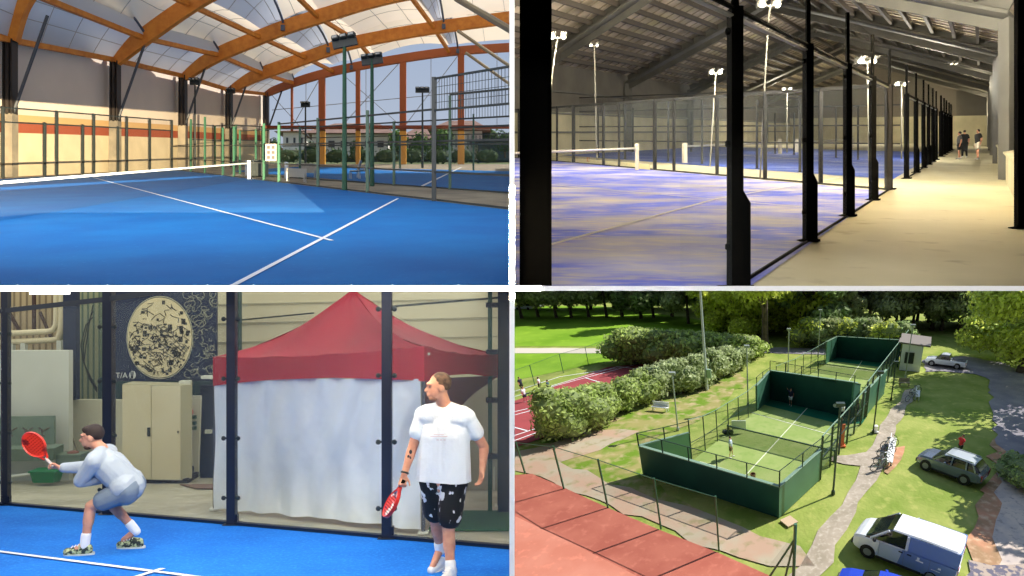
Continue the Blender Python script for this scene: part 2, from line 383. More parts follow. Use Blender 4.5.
m = M(); m.bar(colb(38.5)+V((0, 0, HC)), nodep('eave', 49), .34, .34); ob('purlin', m, wood, label='orange eave beam at the very left edge of the hall', cat='purlin', group='purlins')
creamM = mat('membrane_cream', sr(250, 236, 212), .7, trans=.5, n=(sr(236, 220, 196), .12, .3, .7))
greyM = mat('membrane_grey', sr(226, 228, 230), .7, trans=.5, n=(sr(206, 210, 216), .1, .3, .7))
seamM = mat('membrane_seam', sr(168, 160, 150), .8)
seq = ['eave', 'P1', 'P2', 'H1', 'P3', 'P4', 'H2', 'end']
BUL = {'eave': 0, 'P1': .1, 'P2': .3, 'H1': 2.0, 'P3': .3, 'P4': .3, 'H2': 2.0, 'end': .5}
roof = thing('membrane_roof', 'stretched cream and grey fabric roof between the glulam arches', 'roof', at(250, 40, 70))
roof['kind'] = 'structure'
for a, b in [(38.5, 49)]+list(zip(YS, YS[1:])):
    for i in range(len(seq)-1):
        s0, s1 = seq[i], seq[i+1]
        if a == 38.5:
            NODE[s0][38.5] = NODE[s0][49]-126*(1-i*.08); NODE[s1][38.5] = NODE[s1][49]-126*(1-(i+1)*.08)
            if s1 == 'end': NODE[s1][38.5] = 520
        def fn(u, v, s0=s0, s1=s1, a=a, b=b):
            d0 = .2 if s0 == 'eave' else .8; p = nodep(s0, a, d0).lerp(nodep(s0, b, d0), u)+V((0, 0, BUL[s0]*4*u*(1-u)))
            q = nodep(s1, a, .8).lerp(nodep(s1, b, .8), u)+V((0, 0, BUL[s1]*4*u*(1-u)))
            sag = .7 if s0 in ('P1', 'P3') else .2
            return p.lerp(q, v)+V((0, 0, sag*4*v*(1-v)))
        m = M(); m.grid(fn, 14, 8); m.sm = True
        ob('membrane_panel', m, greyM if s0 in ('eave', 'P2', 'P4') else creamM, roof)
        ms = M()
        for q in (.33, .66): ms.tube([fn(t/10, q)-V((0, 0, .06)) for t in range(11)], .028, 4)
        for q in (.25, .5, .75): ms.tube([fn(q, t/8)-V((0, 0, .06)) for t in range(9)], .022, 4)
        ob('seam', ms, seamM, roof)
for nm in ('H1', 'H2'):
    for a, b in zip(YS, YS[1:]):
        m = M(); m.tube([nodep(nm, a, .3).lerp(nodep(nm, b, .3), t/12)+V((0, 0, BUL[nm]*4*t/12*(1-t/12)*.98)) for t in range(13)], .11, 8)
        m.box(nodep(nm, b, -.1)+V((0, -.3, 0)), .35, .3, .5)
        ob('hoop_tube', m, mat('hoop', sr(84, 96, 112), .4, .3), roof)
# lunette hoops just above the lowest purlin
for a, b in zip(YS, YS[1:]):
    m = M(); m.tube([nodep('P1', a, .4).lerp(nodep('P1', b, .4), t/12)+V((.15, -.1, 2.0*4*t/12*(1-t/12))) for t in range(13)], .1, 8); ob('hoop_tube', m, mat('hoop', (0, 0, 0)), roof)
    m = M(); m.grid(lambda u, v: nodep('P1', a, .2).lerp(nodep('P1', b, .2), u)+V((.15, -.08, 2.15*4*u*(1-u)*v)), 12, 2); ob('membrane_panel', m, greyM, roof)
# steel tubes at right
tub = mat('grey_tube', sr(150, 142, 122), .4, .4)
for (p, q, yy, lb) in (((456, -2), (514, 32), 60, 'thick grey steel brace at the top right of the timber hall'), ((458, 31), (514, 69), 82, 'middle grey steel brace in front of the gable'), ((466, 53), (514, 87), 90, 'lowest thin grey steel brace by the gable posts')):
    m = M(); m.tube([at(*p, yy), at(*q, yy-3)], .26 if yy == 60 else .17, 8); ob('steel_brace', m, tub, label=lb, cat='brace')
# gable posts, girt, cables
gy = 94
for u, wd, lb in ((292, .22, 'thin orange gable post nearest the corner'), (322, .75, 'wide orange gable post left of centre'), (358, .5, 'orange gable post behind the green lamp poles'), (403, .75, 'wide orange gable post right of the lamp poles'), (461, .75, 'orange gable post behind the tall mesh fence')):
    bb = at(u, 164.3, gy); tp = at(u, arch_at(94, u), gy)
    t = thing('gable_post', lb, 'post', bb, 'gable posts'); m = M(); m.box((bb+tp)/2+V((0, 0, 1.95)), wd, .4, (tp-bb).length-3.9); ob('upper_post', m, woodR, t)
    if wd > .3: m = M(); m.box(bb+V((0, 0, 2)), wd, .4, 4); ob('lower_post', m, mat('yellow_wood', sr(222, 160, 60), .6), t)
m = M(); m.bar(at(262, 127.5, gy-.3), at(520, 127, gy-.3), .3, .75, up=(0, 1, 0)); ob('gable_girt', m, mat('girt', sr(130, 62, 38), .7), label='long brown horizontal beam across the gable posts', cat='beam')
cab = M()
for p, q in (((270, 93), (321, 150)), ((322, 75), (292, 127)), ((340, 128), (402, 60)), ((340, 72), (402, 127)), ((404, 127), (460, 53)), ((366, 60), (366, 128)), ((306, 80), (306, 128)), ((431, 55), (431, 128)), ((497, 48), (497, 128)), ((272, 110), (360, 102)), ((360, 102), (510, 88))):
    cab.tube([at(*p, gy+.2), at(*q, gy+.2)], .045, 4)
ob('wind_cables', cab, mat('cable', (.25, .26, .28), .5), label='thin crossed steel cables bracing the open gable', cat='cable')
# outside: houses, trees, hedge
hw = mat('house_wall', sr(226, 222, 214), .8); rf = mat('roof_tile', sr(142, 112, 98), .8, n=(sr(120, 92, 80), 1, .3, .7)); dk = mat('window_dark', sr(50, 56, 62), .3)
def house(u0, u1, vb, ve, vr, y, lb, inset=.2, wins=3, wm=hw, roofm=rf):
    a, b = at(u0, vb, y), at(u1, vb, y); he = (vb-ve)/F*y; hr = (vb-vr)/F*y; D = 10; L = b.x-a.x
    t = thing('house', lb, 'house', (a+b)/2, 'houses outside the gable'); m = M(); m.box((a+b)/2+V((0, D/2, he/2)), L, D, he); ob('wall', m, wm, t)
    m = M(); q = L*inset; o = 1.2; A = [a+V((-o, -o, he)), b+V((o, -o, he)), b+V((o, D+o, he)), a+V((-o, D+o, he)), a+V((q, D/2, hr)), b+V((-q, D/2, hr))]
    m.add(A, [(0, 1, 5, 4), (1, 2, 5), (2, 3, 4, 5), (3, 0, 4), (0, 1, 2, 3)]); ob('roof', m, roofm, t)
    for i in range(wins):
        m = M(); m.box(a+V((L*(i+.6)/(wins+.2), -.05, he*.55)), L*.08, .2, he*.3); ob('window', m, dk, t)
house(283, 306, 150, 132.5, 124, 135, 'small white house outside, left of the wide gable post', wins=3)
house(312, 388, 156, 134.5, 116, 112, 'large white house with a long brown roof outside behind the lamp poles', wins=6)
house(404, 436, 156, 140, 122, 118, 'low white house half hidden by trees outside', wins=3)
house(437, 482, 160, 131, 113, 110, 'pale grey gabled building outside right of the tall mesh fence', wins=1)
house(478, 516, 160, 142, 136, 108, 'dark low shed at the right outside the gable', wins=2, wm=mat('shed_wall', sr(70, 84, 92), .7))
house(236, 266, 152, 142, 136, 140, 'white cabin seen past the end of the hall wall', wins=2)
rnd = random.Random(5)
lf1 = mat('leaf_a', sr(86, 118, 44), .7, trans=.3, isl=.45); lf2 = mat('leaf_b', sr(60, 84, 38), .7, trans=.25, isl=.4); bark = mat('bark', sr(84, 70, 56), .9)
def tree1(u, vb, vt, y, wpx, lb, mm, nm='tree', n=420, gr='trees outside the gable'):
    b = at(u, vb, y); H = (vb-vt)/F*y; W = wpx/F*y/2; t = thing(nm, lb, 'tree' if nm == 'tree' else 'shrub', b, gr)
    m = M(); bl = [(b+V((0, 0, H*.62)), (W, W*.8, H*.4)), (b+V((-W*.4, 0, H*.45)), (W*.6, W*.6, H*.3)), (b+V((W*.4, 0, H*.5)), (W*.6, W*.6, H*.3))]
    for c, r in bl: m.ell(c, (r[0]*.6, r[1]*.6, r[2]*.7), 8, 6)
    m.leaves(bl, n, W*.09+.1, rnd, .6); ob('crown', m, mm, t); m = M(); m.tube([b, b+V((0, 0, H*.5))], W*.07+.05, 6); ob('trunk', m, bark, t)
for a in ((398, 160, 128, 109, 22, 'bushy green tree outside behind the wide gable post', lf1), (420, 160, 132, 107, 20, 'yellowish round shrub outside left of the tall fence post', lf1), (442, 159, 127, 106, 26, 'broad green tree outside behind the tall mesh fence', lf1), (490, 158, 126, 112, 30, 'dark tree outside at the right edge of the hall', lf2), (505, 158, 130, 106, 20, 'smaller dark tree at the right edge beside the shed', lf2), (274, 158, 138, 128, 12, 'small tree outside beside the corner column', lf2), (312, 158, 142, 108, 16, 'young tree outside left of the large white house', lf2), (356, 160, 140, 106, 14, 'tree in front of the large white house', lf2), (246, 158, 140, 110, 12, 'leafy shrub outside behind the fence corner', lf1)): tree1(*a)
for i in range(10):
    u = 262+i*25; t = M(); b = at(u, 163.6, 97); t.leaves([(b+V((0, 0, 1.0)), (1.8, .7, 1.0))], 160, .22, rnd, .3); t.ell(b+V((0, 0, .9)), (1.4, .5, .8), 8, 6)
    ob('hedge_bush', t, lf2, label='clipped dark hedge bush outside along the gable, %s from the left' % ORD[i], cat='hedge', group='hedge bushes outside the gable')
# fences of the near court
gn = mat('green_post', sr(36, 82, 58), .45); dkp = mat('dark_post', sr(36, 44, 44), .5); meshM = mat('fence_mesh', sr(40, 60, 56), .7, alpha=.10)
def fence1(nm, lb, gr, pts, hs, pm, r, rails, rr=.035, mesh=None, base=None):
    """pts: base pixels; hs: heights"""
    P = [g(1, *p) for p in pts]; t = thing(nm, lb, 'fence', P[0], gr)
    for p, h in zip(P, hs): m = M(); m.box(p+V((0, 0, h/2)), r, r, h); ob('post', m, pm, t)
    for rl in rails: m = M(); [m.bar(a+V((0, 0, rl)), b+V((0, 0, rl)), rr*2, up=(0, 0, 1)) for a, b in zip(P, P[1:])]; ob('rail', m, dkp, t)
    if mesh: m = M(); [m.poly([a+V((0, 0, mesh[0])), b+V((0, 0, mesh[0])), b+V((0, 0, mesh[1])), a+V((0, 0, mesh[1]))]) for a, b in zip(P, P[1:])]; ob('mesh', m, meshM, t)
    return t
bl_ = lambda u: 178.5-.052*u
fence1('court_fence', 'thin dark fence in front of the sunlit left hall wall', None, [(u, bl_(u)) for u in (-40, 3, 45, 57, 83, 94, 118, 127, 150, 172)], [4.2, 4.2, 3.4, 4.2, 3.4, 4.2, 3.4, 4.2, 4.2, 4.2], dkp, .13, (3.3, 4.15), mesh=(0, 4.1))
rl_ = lambda u: 149.3+.1177*u
t = fence1('court_fence', 'green posted fence running along the right side of the near blue court', None, [(u, rl_(u)) for u in (172, 191, 205, 223, 234, 264, 279, 318, 344.5, 367.5, 434, 512)], [4, 4, 4, 3.1, 3.1, 3.1, 3.1, 3.1, 3.9, 3.2, 4.0, 4.0], gn, .12, (.03, .95, 1.95), .03, mesh=(0, 2))
P = [g(1, u, rl_(u)) for u in (279, 318, 367.5, 434)]
m = M(); [m.bar(a+V((0, 0, 3.0)), b+V((0, 0, 3.0)), .06, up=(0, 0, 1)) for a, b in zip(P, P[1:])]; ob('rail', m, dkp, t)
a, b = g(1, 434, 201), g(1, 512, 210); m = M()
m.box(a+V((0, 0, 2)), .14, .14, 4.05)
for h in (3.98, 2.95, .95): m.bar(a+V((0, 0, h)), b+V((0, 0, h)), .06, up=(0, 0, 1))
for i in range(26): q = a.lerp(b, i/26); m.bar(q+V((0, 0, 2.95)), q+V((0, 0, 3.98)), .018)
for h in (3.2, 3.45, 3.7): m.bar(a+V((0, 0, h)), b+V((0, 0, h)), .015, up=(0, 0, 1))
ob('wire_mesh', m, dkp, t)
fl = lambda u: 157.5+.0705*u
P2 = [(240, fl(240)), (256, fl(256)), (300, fl(300)), (344, fl(344)), (394, fl(394)), (450, fl(450)), (512, fl(512))]
t = fence1('court_fence', 'green fence along the front of the further court behind the walkway', None, P2, [3.0, 3.0, 3.0, 3.0, 3.0, 3.95, 3.95], gn, .12, (.03, 1.9, 2.95), .03, mesh=(0, 2.9))
a, b = g(1, 450, fl(450)), g(1, 512, fl(512)); m = M()
for h in (4.0, 2.6): m.bar(a+V((0, 0, h)), b+V((0, 0, h)), .07, up=(0, 0, 1))
for i in range(22): q = a.lerp(b, i/22); m.bar(q+V((0, 0, 2.95)), q+V((0, 0, 4)), .02)
ob('wire_mesh', m, dkp, t)
fence1('court_fence', 'distant thin fence at the back of the further court', None, [(300, 165.3), (345, 166.5), (400, 168.5), (473.5, 170.3), (512, 171)], [3, 3, 3, 4.6, 4.6], gn, .15, (2.95, ), .04, mesh=(0, 2.9))
fence1('court_fence', 'low green fence at the far corner by the hall wall', None, [(191, 168.5), (215, 167), (236, 167.5), (262, 166.5)], [4, 4, 4, 4], gn, .14, (2.6, 4), .04, mesh=(0, 3.9))
# palisade
m = M(); a, b = at(436, 141, 100), at(512, 142, 100)
for i in range(20): q = a.lerp(b, i/19); m.box(q, .12, .1, 1.5)
m.bar(a, b, .1); ob('palisade', m, dkp, label='short row of dark bars behind the tall mesh fence', cat='fence')
# lamp poles
def lpole(u, vb, vt, wpx, hpx_, tilt, lb, y=None, base=None):
    b = g(1, u, vb); H = hp(b, vt); t = thing('court_lamp_post', lb, 'lamp post', b, 'floodlight posts in the timber hall'); s = b.y/F
    m = M(); m.tube([b, b+V((0, 0, H))], [.11, .075], 8); ob('pole', m, gn if vb > 175 else dkp, t)
    W = wpx*s/2; tz = tilt*s/2; m = M(); a, c = b+V((-W, 0, H-tz)), b+V((W, 0, H+tz)); m.bar(a, c, .5, hpx_*s*.45); ob('lamp_bar', m, dkp, t)
    for i in range(3):
        q = a.lerp(c, (i+.5)/3)+V((0, -.15, hpx_*s*.35)); m = M(); m.box(q, W*.52, .5, hpx_*s*.45, ax=(c-a).normalized()); ob('lamp_head', m, dkp, t)
        m = M(); m.box(q+V((0, -.27, 0)), W*.4, .04, hpx_*s*.25, ax=(c-a).normalized()); ob('lamp_glass', m, mat('lamp_glass_grey', sr(170, 168, 160), .2), t)
lpole(344.5, 190.2, 41, 24, 8, 5, 'tall green floodlight pole right of centre, its head against the roof')
lpole(372, 186, 59, 21, 6, 3, 'second tall floodlight pole just right of the tallest one')
lpole(422.5, 168, 90, 14, 4, 0, 'distant floodlight pole seen against the pale sky')
lpole(305.5, 167, 104.5, 9, 4, 0, 'small distant floodlight pole left of the wide gable post')
lpole(195, 168.5, 82, 10, 6, 0, 'dark floodlight pole in front of the left hall wall')
lpole(231, 167, 91, 8, 4, 0, 'slim dark lamp post close to the fourth column')
# furniture by the walkway
wm = mat('white_metal', sr(176, 176, 170), .5)
def bench1(u0, u1, v, lb, bk=False):
    a, b = g(1, u0, v), g(1, u1, v+(u1-u0)*.06); t = thing('bench', lb, 'bench', a); m = M(); m.bar(a+V((0, 0, .48)), b+V((0, 0, .48)), .06, .45, up=(0, 0, 1)); ob('seat', m, wm, t)
    for q in (.05, .95):
        for dy in (-.18, .18): m = M(); p = a.lerp(b, q)+V((0, dy, 0)); m.bar(p+V((0, 0, SL[1]*0)), p+V((0, 0, .48)), .05); ob('leg', m, wm, t)
    if bk: m = M(); m.bar(a+V((.0, .25, .8)), b+V((0, .25, .8)), .04, .5, up=(0, 1, 0)); ob('backrest', m, wm, t)
bench1(287, 306, 181.5, 'low white bench on the walkway left of the fence post')
bench1(299, 316, 176.5, 'grey bench with backrest behind the low white one', True)
def chair1(u, v, lb):
    a = g(1, u, v); t = thing('chair', lb, 'chair', a); m = M(); m.box(a+V((0, 0, .45)), .55, .5, .05); ob('seat', m, wm, t); m = M(); m.box(a+V((.25, 0, .75)), .06, .5, .6, ax=(1, 0, .3), az=(.3, 0, 1)); ob('backrest', m, wm, t)
    for dx in (-.25, .25):
        for dy in (-.2, .2): m = M(); m.bar(a+V((dx, dy, 0)), a+V((dx, dy, .45)), .04); ob('leg', m, wm, t)
chair1(355, 179, 'grey chair on the walkway behind the tall lamp pole'); chair1(362, 178, 'second grey chair beside the first, nearer the fence post')
pb = g(1, 270.5, 182); t = thing('notice_board', 'white notice sheet hung on the green fence left of the benches', 'sign', pb)
m = M(); c = at(271, 152.5, pb.y-.15); m.box(c, 11*pb.y/F, .04, 17*pb.y/F); ob('sheet', m, mat('sheet_grey', sr(150, 144, 136), .8), t)
for i in range(3):
    for j in range(2): m = M(); m.box(c+V(((j-.5)*4.6*pb.y/F, -.03, (i-1)*5*pb.y/F)), 3*pb.y/F, .02, 3.2*pb.y/F); ob('notice', m, mat('notice', sr(70, 66, 62)), t)
for u, v, lb in ((176, 167.5, 'dark bin by the foot of the third column'), (259, 176.5, 'small dark bag lying by the walkway')):
    a = g(1, u, v); m = M(); m.box(a+V((0, 0, .45)), 1.0, .6, .9); m.box(a+V((0, 0, .95)), .8, .5, .12); ob('litter_bin', m, dkp, label=lb, cat='bin')
a = g(1, 262, 176); t = thing('net_post', 'white posts standing at the net end of the further court', 'post', g(1, 257, 177))
for u in (246.8, 286.5):
    p = g(1, u, fl(u)+1); m = M(); m.tube([p, p+V((0, 0, .95))], .12, 8); ob('post_shaft', m, lineM, t)
# ======================= room 2: steel shed with blue courts and the long walkway =======================
K = 2
dark = mat('shed_dark_post', sr(11, 11, 10), .7, spec=.03); steel2 = mat('shed_steel', sr(98, 96, 88), .6, n=(sr(84, 82, 74), .8, .3, .7))
roof2 = mat('shed_roof', sr(214, 198, 174), .8, n=(sr(130, 118, 100), .5, .3, .7, (1, 1, 1)), n2=(sr(205, 196, 150), .25, .55, .75))
conc2 = mat('shed_concrete', sr(214, 206, 172), .75, n=(sr(192, 184, 148), .35, .35, .7), n2=(sr(150, 138, 104), 1.6, .62, .85))
courtM2 = mat('sandy_court', sr(72, 92, 216), .8, n=(sr(206, 202, 208), .5, .42, .68, (.8, 1.3, 1), .5), n2=(sr(222, 210, 182), 3.2, .50, .85, (.5, 1.5, 1), .55))
blueM2 = mat('blue_court_far', sr(62, 92, 190), .8, n=(sr(150, 160, 205), .35, .5, .75, (.5, 1.5, 1)))
O2 = V((9.1, 13.7, 0)); EC = V((8.15, 13.9, 0)); EX = V((-15.9, 24, 0))
def s2(c, wv, z=0):
    p = O2+EC*c+EX*wv; return V((p.x, p.y, gz(2, p.y)+z))
st('floor_shed', M().poly([s2(-2.2, -.25), s2(8, -.25), s2(8, 1.3), s2(-2.2, 1.3)]), conc2)
HE, HR = 5.55, 10.1
def fr(c, wv):           # height of the roof line
    return HE+(HR-HE)*(1-abs(wv-.5)/.5) if 0 <= wv <= 1 else HE-(.0)
roofo = M(); roofo.poly([s2(-2.5, -.09, HE+.1), s2(6.1, -.09, HE+.1), s2(6.1, .5, HR+.75), s2(-2.5, .5, HR+.75)], (0, 0, .1)); roofo.poly([s2(-2.5, .5, HR+.75), s2(6.1, .5, HR+.75), s2(6.1, 1.06, HE+.3), s2(-2.5, 1.06, HE+.3)], (0, 0, .1))
st('ceiling_shed', roofo, roof2)
rib = M()
for i in range(110):
    c = -2.3+8.3*i/110
    rib.bar(s2(c, 0, HE+.66), s2(c, .5, HR+.7), .05, .05, up=(0, 0, 1)); rib.bar(s2(c, 1, HE+.66), s2(c, .5, HR+.7), .05, .05, up=(0, 0, 1))
st('ceiling_shed_ribs', rib, mat('shed_rib', sr(140, 128, 108), .8))
# far wall (left, opposite the walkway), end wall, right wall
wallU = mat('shed_cladding', sr(112, 106, 94), .8, n=(sr(92, 88, 78), .5, .3, .7), bands=None); wallL = mat('shed_block', sr(206, 196, 160), .85, n=(sr(176, 168, 136), .5, .3, .7))
m = M(); m.poly([s2(-2.5, 1.01, -.2), s2(6.1, 1.01, -.2), s2(6.1, 1.01, 3.0), s2(-2.5, 1.01, 3.0)], EX*.01); st('wall_shed_far', m, wallL)
m = M(); m.poly([s2(-2.5, 1.01, 3.0), s2(6.1, 1.01, 3.0), s2(6.1, 1.01, 6.4), s2(-2.5, 1.01, 6.4)], EX*.008); st('wall_shed_far_cladding', m, wallU)
m = M(); m.poly([s2(6.05, -.1, -.2), s2(6.05, 1.02, -.2), s2(6.05, 1.02, 3.6), s2(6.05, -.1, 3.6)], EC*.02); st('wall_shed_end', m, wallL)
m = M(); m.poly([s2(6.05, -.1, 3.6), s2(6.05, 1.02, 3.6), s2(6.05, 1.02, 6.4), s2(6.05, .5, 11), s2(6.05, -.1, 6.2)], EC*.018); st('wall_shed_end_cladding', m, mat('shed_end', sr(120, 112, 98), .8))
m = M()
for i in range(24): m.bar(s2(6.03, -.02, 3.7+i*.13), s2(6.03, .14, 3.7+i*.13), .05)
st('wall_shed_end_slats', m, steel2)
m = M(); m.poly([s2(-2.5, -.035, -.2), s2(6.1, -.035, -.2), s2(6.1, -.035, 6.4), s2(-2.5, -.035, 6.4)], -EX*.004); st('wall_shed_right', m, mat('shed_right', sr(82, 80, 74), .8, n=(sr(64, 62, 56), .5, .3, .7)))
m = M(); m.poly([s2(-2.5, -.05, -.2), s2(-2.5, 1.05, -.2), s2(-2.5, 1.05, 12), s2(-2.5, -.05, 12)]); 
# frames
for i in range(0, 6):
    lb = {0: 'first from the viewer on the right', 1: 'second, across the top right', 2: 'third along the walkway', 3: 'fourth along the walkway', 4: 'fifth, small in the distance', 5: 'last before the end wall'}[i]
    t = thing('portal_frame', 'grey steel portal frame carrying the shed roof, '+lb, 'frame', s2(i, 0), 'portal frames of the shed')
    for wv in (0, 1): m = M(); p = s2(i, wv); m.box(p+V((0, 0, HE/2)), .5, .3, HE); m.box(p+V((-.27, 0, HE/2)), .06, .6, HE); m.box(p+V((.27, 0, HE/2)), .06, .6, HE); ob('column', m, steel2, t)
    for wv in (0, 1):
        m = M(); a, b = s2(i, wv, HE+.1), s2(i, .5, HR+.2); m.bar(a, b, .12, .75, up=(EC.normalized())); m.bar(a+V((0, 0, .4)), b+V((0, 0, .4)), .4, .08, up=EC.normalized()); m.bar(a-V((0, 0, .4)), b-V((0, 0, .4)), .4, .08, up=EC.normalized())
        d = (b-a).normalized(); m.v = m.v
        ob('rafter', m, steel2, t)
for k_ in range(1, 12):
    for sgn in (0, 1):
        wv = k_/12*.5 if sgn == 0 else 1-k_/12*.5; z = HE+(HR-HE)*(k_/12)
        m = M(); m.bar(s2(-2.4, wv, z+.52), s2(6.0, wv, z+.52), .14, .28, up=(0, 0, 1))
        ob('roof_purlin', m, mat('shed_purlin', sr(84, 76, 66), .7), label='%s steel purlin running the length of the shed on the %s roof slope' % (('lowest', 'second', 'third', 'fourth', 'fifth', 'sixth', 'seventh', 'eighth', 'ninth', 'tenth', 'highest')[k_-1], ('walkway', 'far')[sgn]), cat='purlin', group='roof purlins of the shed')
for z in (1.6, 2.9, 4.4): m = M(); m.bar(s2(-2.4, 1.0, z), s2(6, 1.0, z), .1, .12, up=(0, 0, 1)); ob('wall_rail', m, steel2, label='grey rail on the far shed wall, %s' % {1.6: 'the lowest', 2.9: 'above the cream blocks', 4.4: 'the highest'}[z], cat='rail')
# courts
cn = ob('padel_court', gp(2, (300, 138), (400, 147.5), (560, 161.8), (885, 191.5), (748, 289), (700, 330), (200, 330), z=.015), courtM2, label='near blue court worn and dusted with pale sand', cat='court')
lm2 = mat('court_line_pale', sr(216, 214, 214), .8)
ob('court_line', line(2, (520, 255), (716, 200), .09, .03), lm2, cn); ob('court_line', line(2, (716, 200), (852, 176), .09, .03), lm2, cn)
ob('court_line', line(2, (545, 185), (800, 208), .09, .03), lm2, cn)
cf = ob('padel_court', gp(2, (500, 150.6), (603, 158.5), (765, 170.5), (893, 179.5), (940, 152.5), (700, 146.3), (560, 147.0), z=.015), blueM2, label='further blue court behind the pale strip, beyond the net post', cat='court')
m = M(); ob('court_line', line(2, (700, 153), (880, 165), .12, .03), lm2, cf)
glassM = mat('court_glass', (.75, .85, .8), .05, alpha=.055, spec=.6)
# pale kerb boards between the courts
def kerb(a, b, h, lb): 
    p, q = g(2, *a), g(2, *b); m = M(); m.poly([p, q, q+V((0, 0, h)), p+V((0, 0, h))], (0, .05, 0)); return ob('kerb_board', m, mat('kerb_cream', sr(222, 212, 158), .8), label=lb, cat='board')
kb = kerb((512, 157), (650, 169.8), .24, 'cream kerb board along the far side of the near court, left of the net post')
p = g(2, 588, 164.1); tm = text_m('K?', p+V((0, -.05, .10)), (g(2, 620, 167)-g(2, 560, 161.5)), (0, 0, 1), .36, .005); ob('lettering', tm, mat('orange_ink', sr(198, 120, 50), .7), kb, label='orange letters K?')
# nets
def net2(a, b, h, lb, extra=None):
    A, B = g(2, *a), g(2, *b); t = thing('court_net', lb, 'net', B); m = M(); m.poly([A, B, B+V((0, 0, h-.05)), A+V((0, 0, h-.05))]); ob('mesh', m, mat('net_shed', (.1, .1, .1), .8, alpha=.12), t)
    m = M(); m.bar(A+V((0, 0, h)), B+V((0, 0, h)), .05, .12 if B.y < 45 else .16, up=(0, 1, 0)); m.v = m.v; ob('top_tape', m, mat('tape', sr(232, 226, 206), .7), t); r = B.y/F*2.0
    m = M(); m.tube([B, B+V((0, 0, h+.2))], r, 8); ob('post', m, mat('post_cream', sr(226, 214, 190), .6), t)
    if extra: m = M(); m.tube([A, A+V((0, 0, h+.15))], r, 8); ob('post', m, mat('post_cream', (0, 0, 0)), t)
net2((480, 184.5), (637, 170.3), .95, 'near net with white tape and pale post on the sandy court')
net2((684.7, 163.2), (780, 154), .88, 'second net on the blue court beyond, between two pale posts', True)
net2((796, 152.6), (852, 148), .85, 'distant net at the far end of the blue courts', True)
# fences on the far side
rail2 = mat('dark_rail', sr(52, 52, 48), .6)
def post2(u, v, vt, wpx, lb, gr, cat='post', mm=None):
    b = g(2, u, v); H = hp(b, vt); wd = wpx*b.y/F; m = M(); m.box(b+V((0, 0, H/2)), wd, wd, H); m.box(b+V((0, 0, .015)), wd*2, wd*2, .03)
    return ob('fence_post', m, mm or mat('post_grey', sr(62, 62, 58), .6), label=lb, cat=cat, group=gr)
t = thing('glass_fence', 'dark posted glass fence along the far side of the near court', 'fence', g(2, 573, 163))
fv = lambda u: 163+.0865*(u-573)
us = (519, 557, 573.5, 603.5, 619, 654.8, 674, 717, 765, 820.7, 888)
for u, wd in zip(us, (3, 2, 3.4, 2.6, 2.2, 3.4, 2.6, 3, 3.2, 3.4, 5)):
    b = g(2, u, fv(u)); H = 3.05 if u < 880 else 3.0; m = M(); m.box(b+V((0, 0, H/2)), wd*b.y/F, wd*b.y/F, H); ob('post', m, mat('post_grey', (0, 0, 0)), t)
a, b = g(2, 500, fv(500)), g(2, 888, fv(888))
for z in (.03, 3.03, 1.9 if 0 else 2.98): m = M(); m.bar(a+V((0, 0, z)), b+V((0, 0, z)), .06, up=(0, 0, 1)); ob('rail', m, rail2, t)
m = M(); m.poly([a, b, b+V((0, 0, 3)), a+V((0, 0, 3))]); ob('glass_pane', m, glassM, t)
TP = ((598, 157, 108, 1.6), (625, 159.5, 105, 2.2), (633, 152, 108, 1.3), (609, 152, 106, 1.4), (668.3, 162, 102, 1.8), (702, 164.5, 100, 1.8), (757, 169, 100, 2), (691, 152, 112, 1.4), (712, 153, 112, 1.4), (800, 172.5, 98, 2.2), (742, 153, 115, 1.2), (775, 154, 113, 1.2), (794, 155, 113, 1.3), (836, 158, 108, 1.3), (858, 160, 106, 1.4), (555, 152, 104, 1.2))
for u, v, vt, wd in TP:
    post2(u, v, vt, wd, 'thin grey fence post among the further shed courts, %s from the left' % ORD[sorted(q[0] for q in TP).index(u)], 'thin posts of the further courts')
m = M(); a, b = g(2, 500, 152.2), g(2, 900, 162.5)
t = thing('glass_fence', 'faint rails and netting of the further court fence', 'fence', a)
for z in (1.0, 2.0, 3.1, 4.1): m = M(); m.bar(a+V((0, 0, z)), b+V((0, 0, z)), .07, up=(0, 0, 1)); ob('rail', m, rail2, t)
m = M(); m.poly([a, b, b+V((0, 0, 4)), a+V((0, 0, 4))]); ob('netting', m, mat('netting', (.05, .05, .05), .8, alpha=.12), t)
# the walkway fence
wy = .1235
def cpos(u):         # c along the walkway for a post seen at column u
    lo, hi = -1.2, 6
    for _ in range(40):
        md = (lo+hi)/2; p = s2(md, wy); uu = 512+F*p.x/p.y
        if uu < u: lo = md
        else: hi = md
    return lo
def wpost(u, gus, tall, wd=.1, lb=''):
    c = cpos(u); b = s2(c, wy); t = thing('fence_post', lb, 'post', b, 'dark posts along the walkway'); ax = EC.normalized(); H = 3.0
    m = M(); m.box(b+V((0, 0, H/2)), wd, wd*1.6, H); m.box(b+V((0, 0, .02)), wd*2.6, wd*2.2, .04); ob('shaft', m, dark, t)
    m = M(); m.box(b+V((0, 0, H+.5)), wd*.55, wd*.55, 1.05); ob('upper_shaft', m, dark, t)
    if gus:
        x = wd*.5; m = M(); m.poly([b+V((x, 0, 0)), b+V((x+wd*.85, 0, 0)), b+V((x+wd*.85, 0, .92)), b+V((x, 0, 1.1))], (0, .08, 0)); ob('gusset_plate', m, dark, t)
    for z in (.45, 1.55, 2.75): m = M(); m.tube([b+V((-wd*.8, -.02, z)), b+V((-wd*.1, -.02, z))], .035, 8); m.box(b+V((-wd*.7, -.03, z)), .04, .05, .05); ob('glass_clamp', m, dark, t)
    return c
cs = []
names = ['widest in view, just left of the walkway', 'first beside the sunlit-looking floor', 'second beside the walkway floor', 'third beside the walkway floor', 'corner post of the near court']
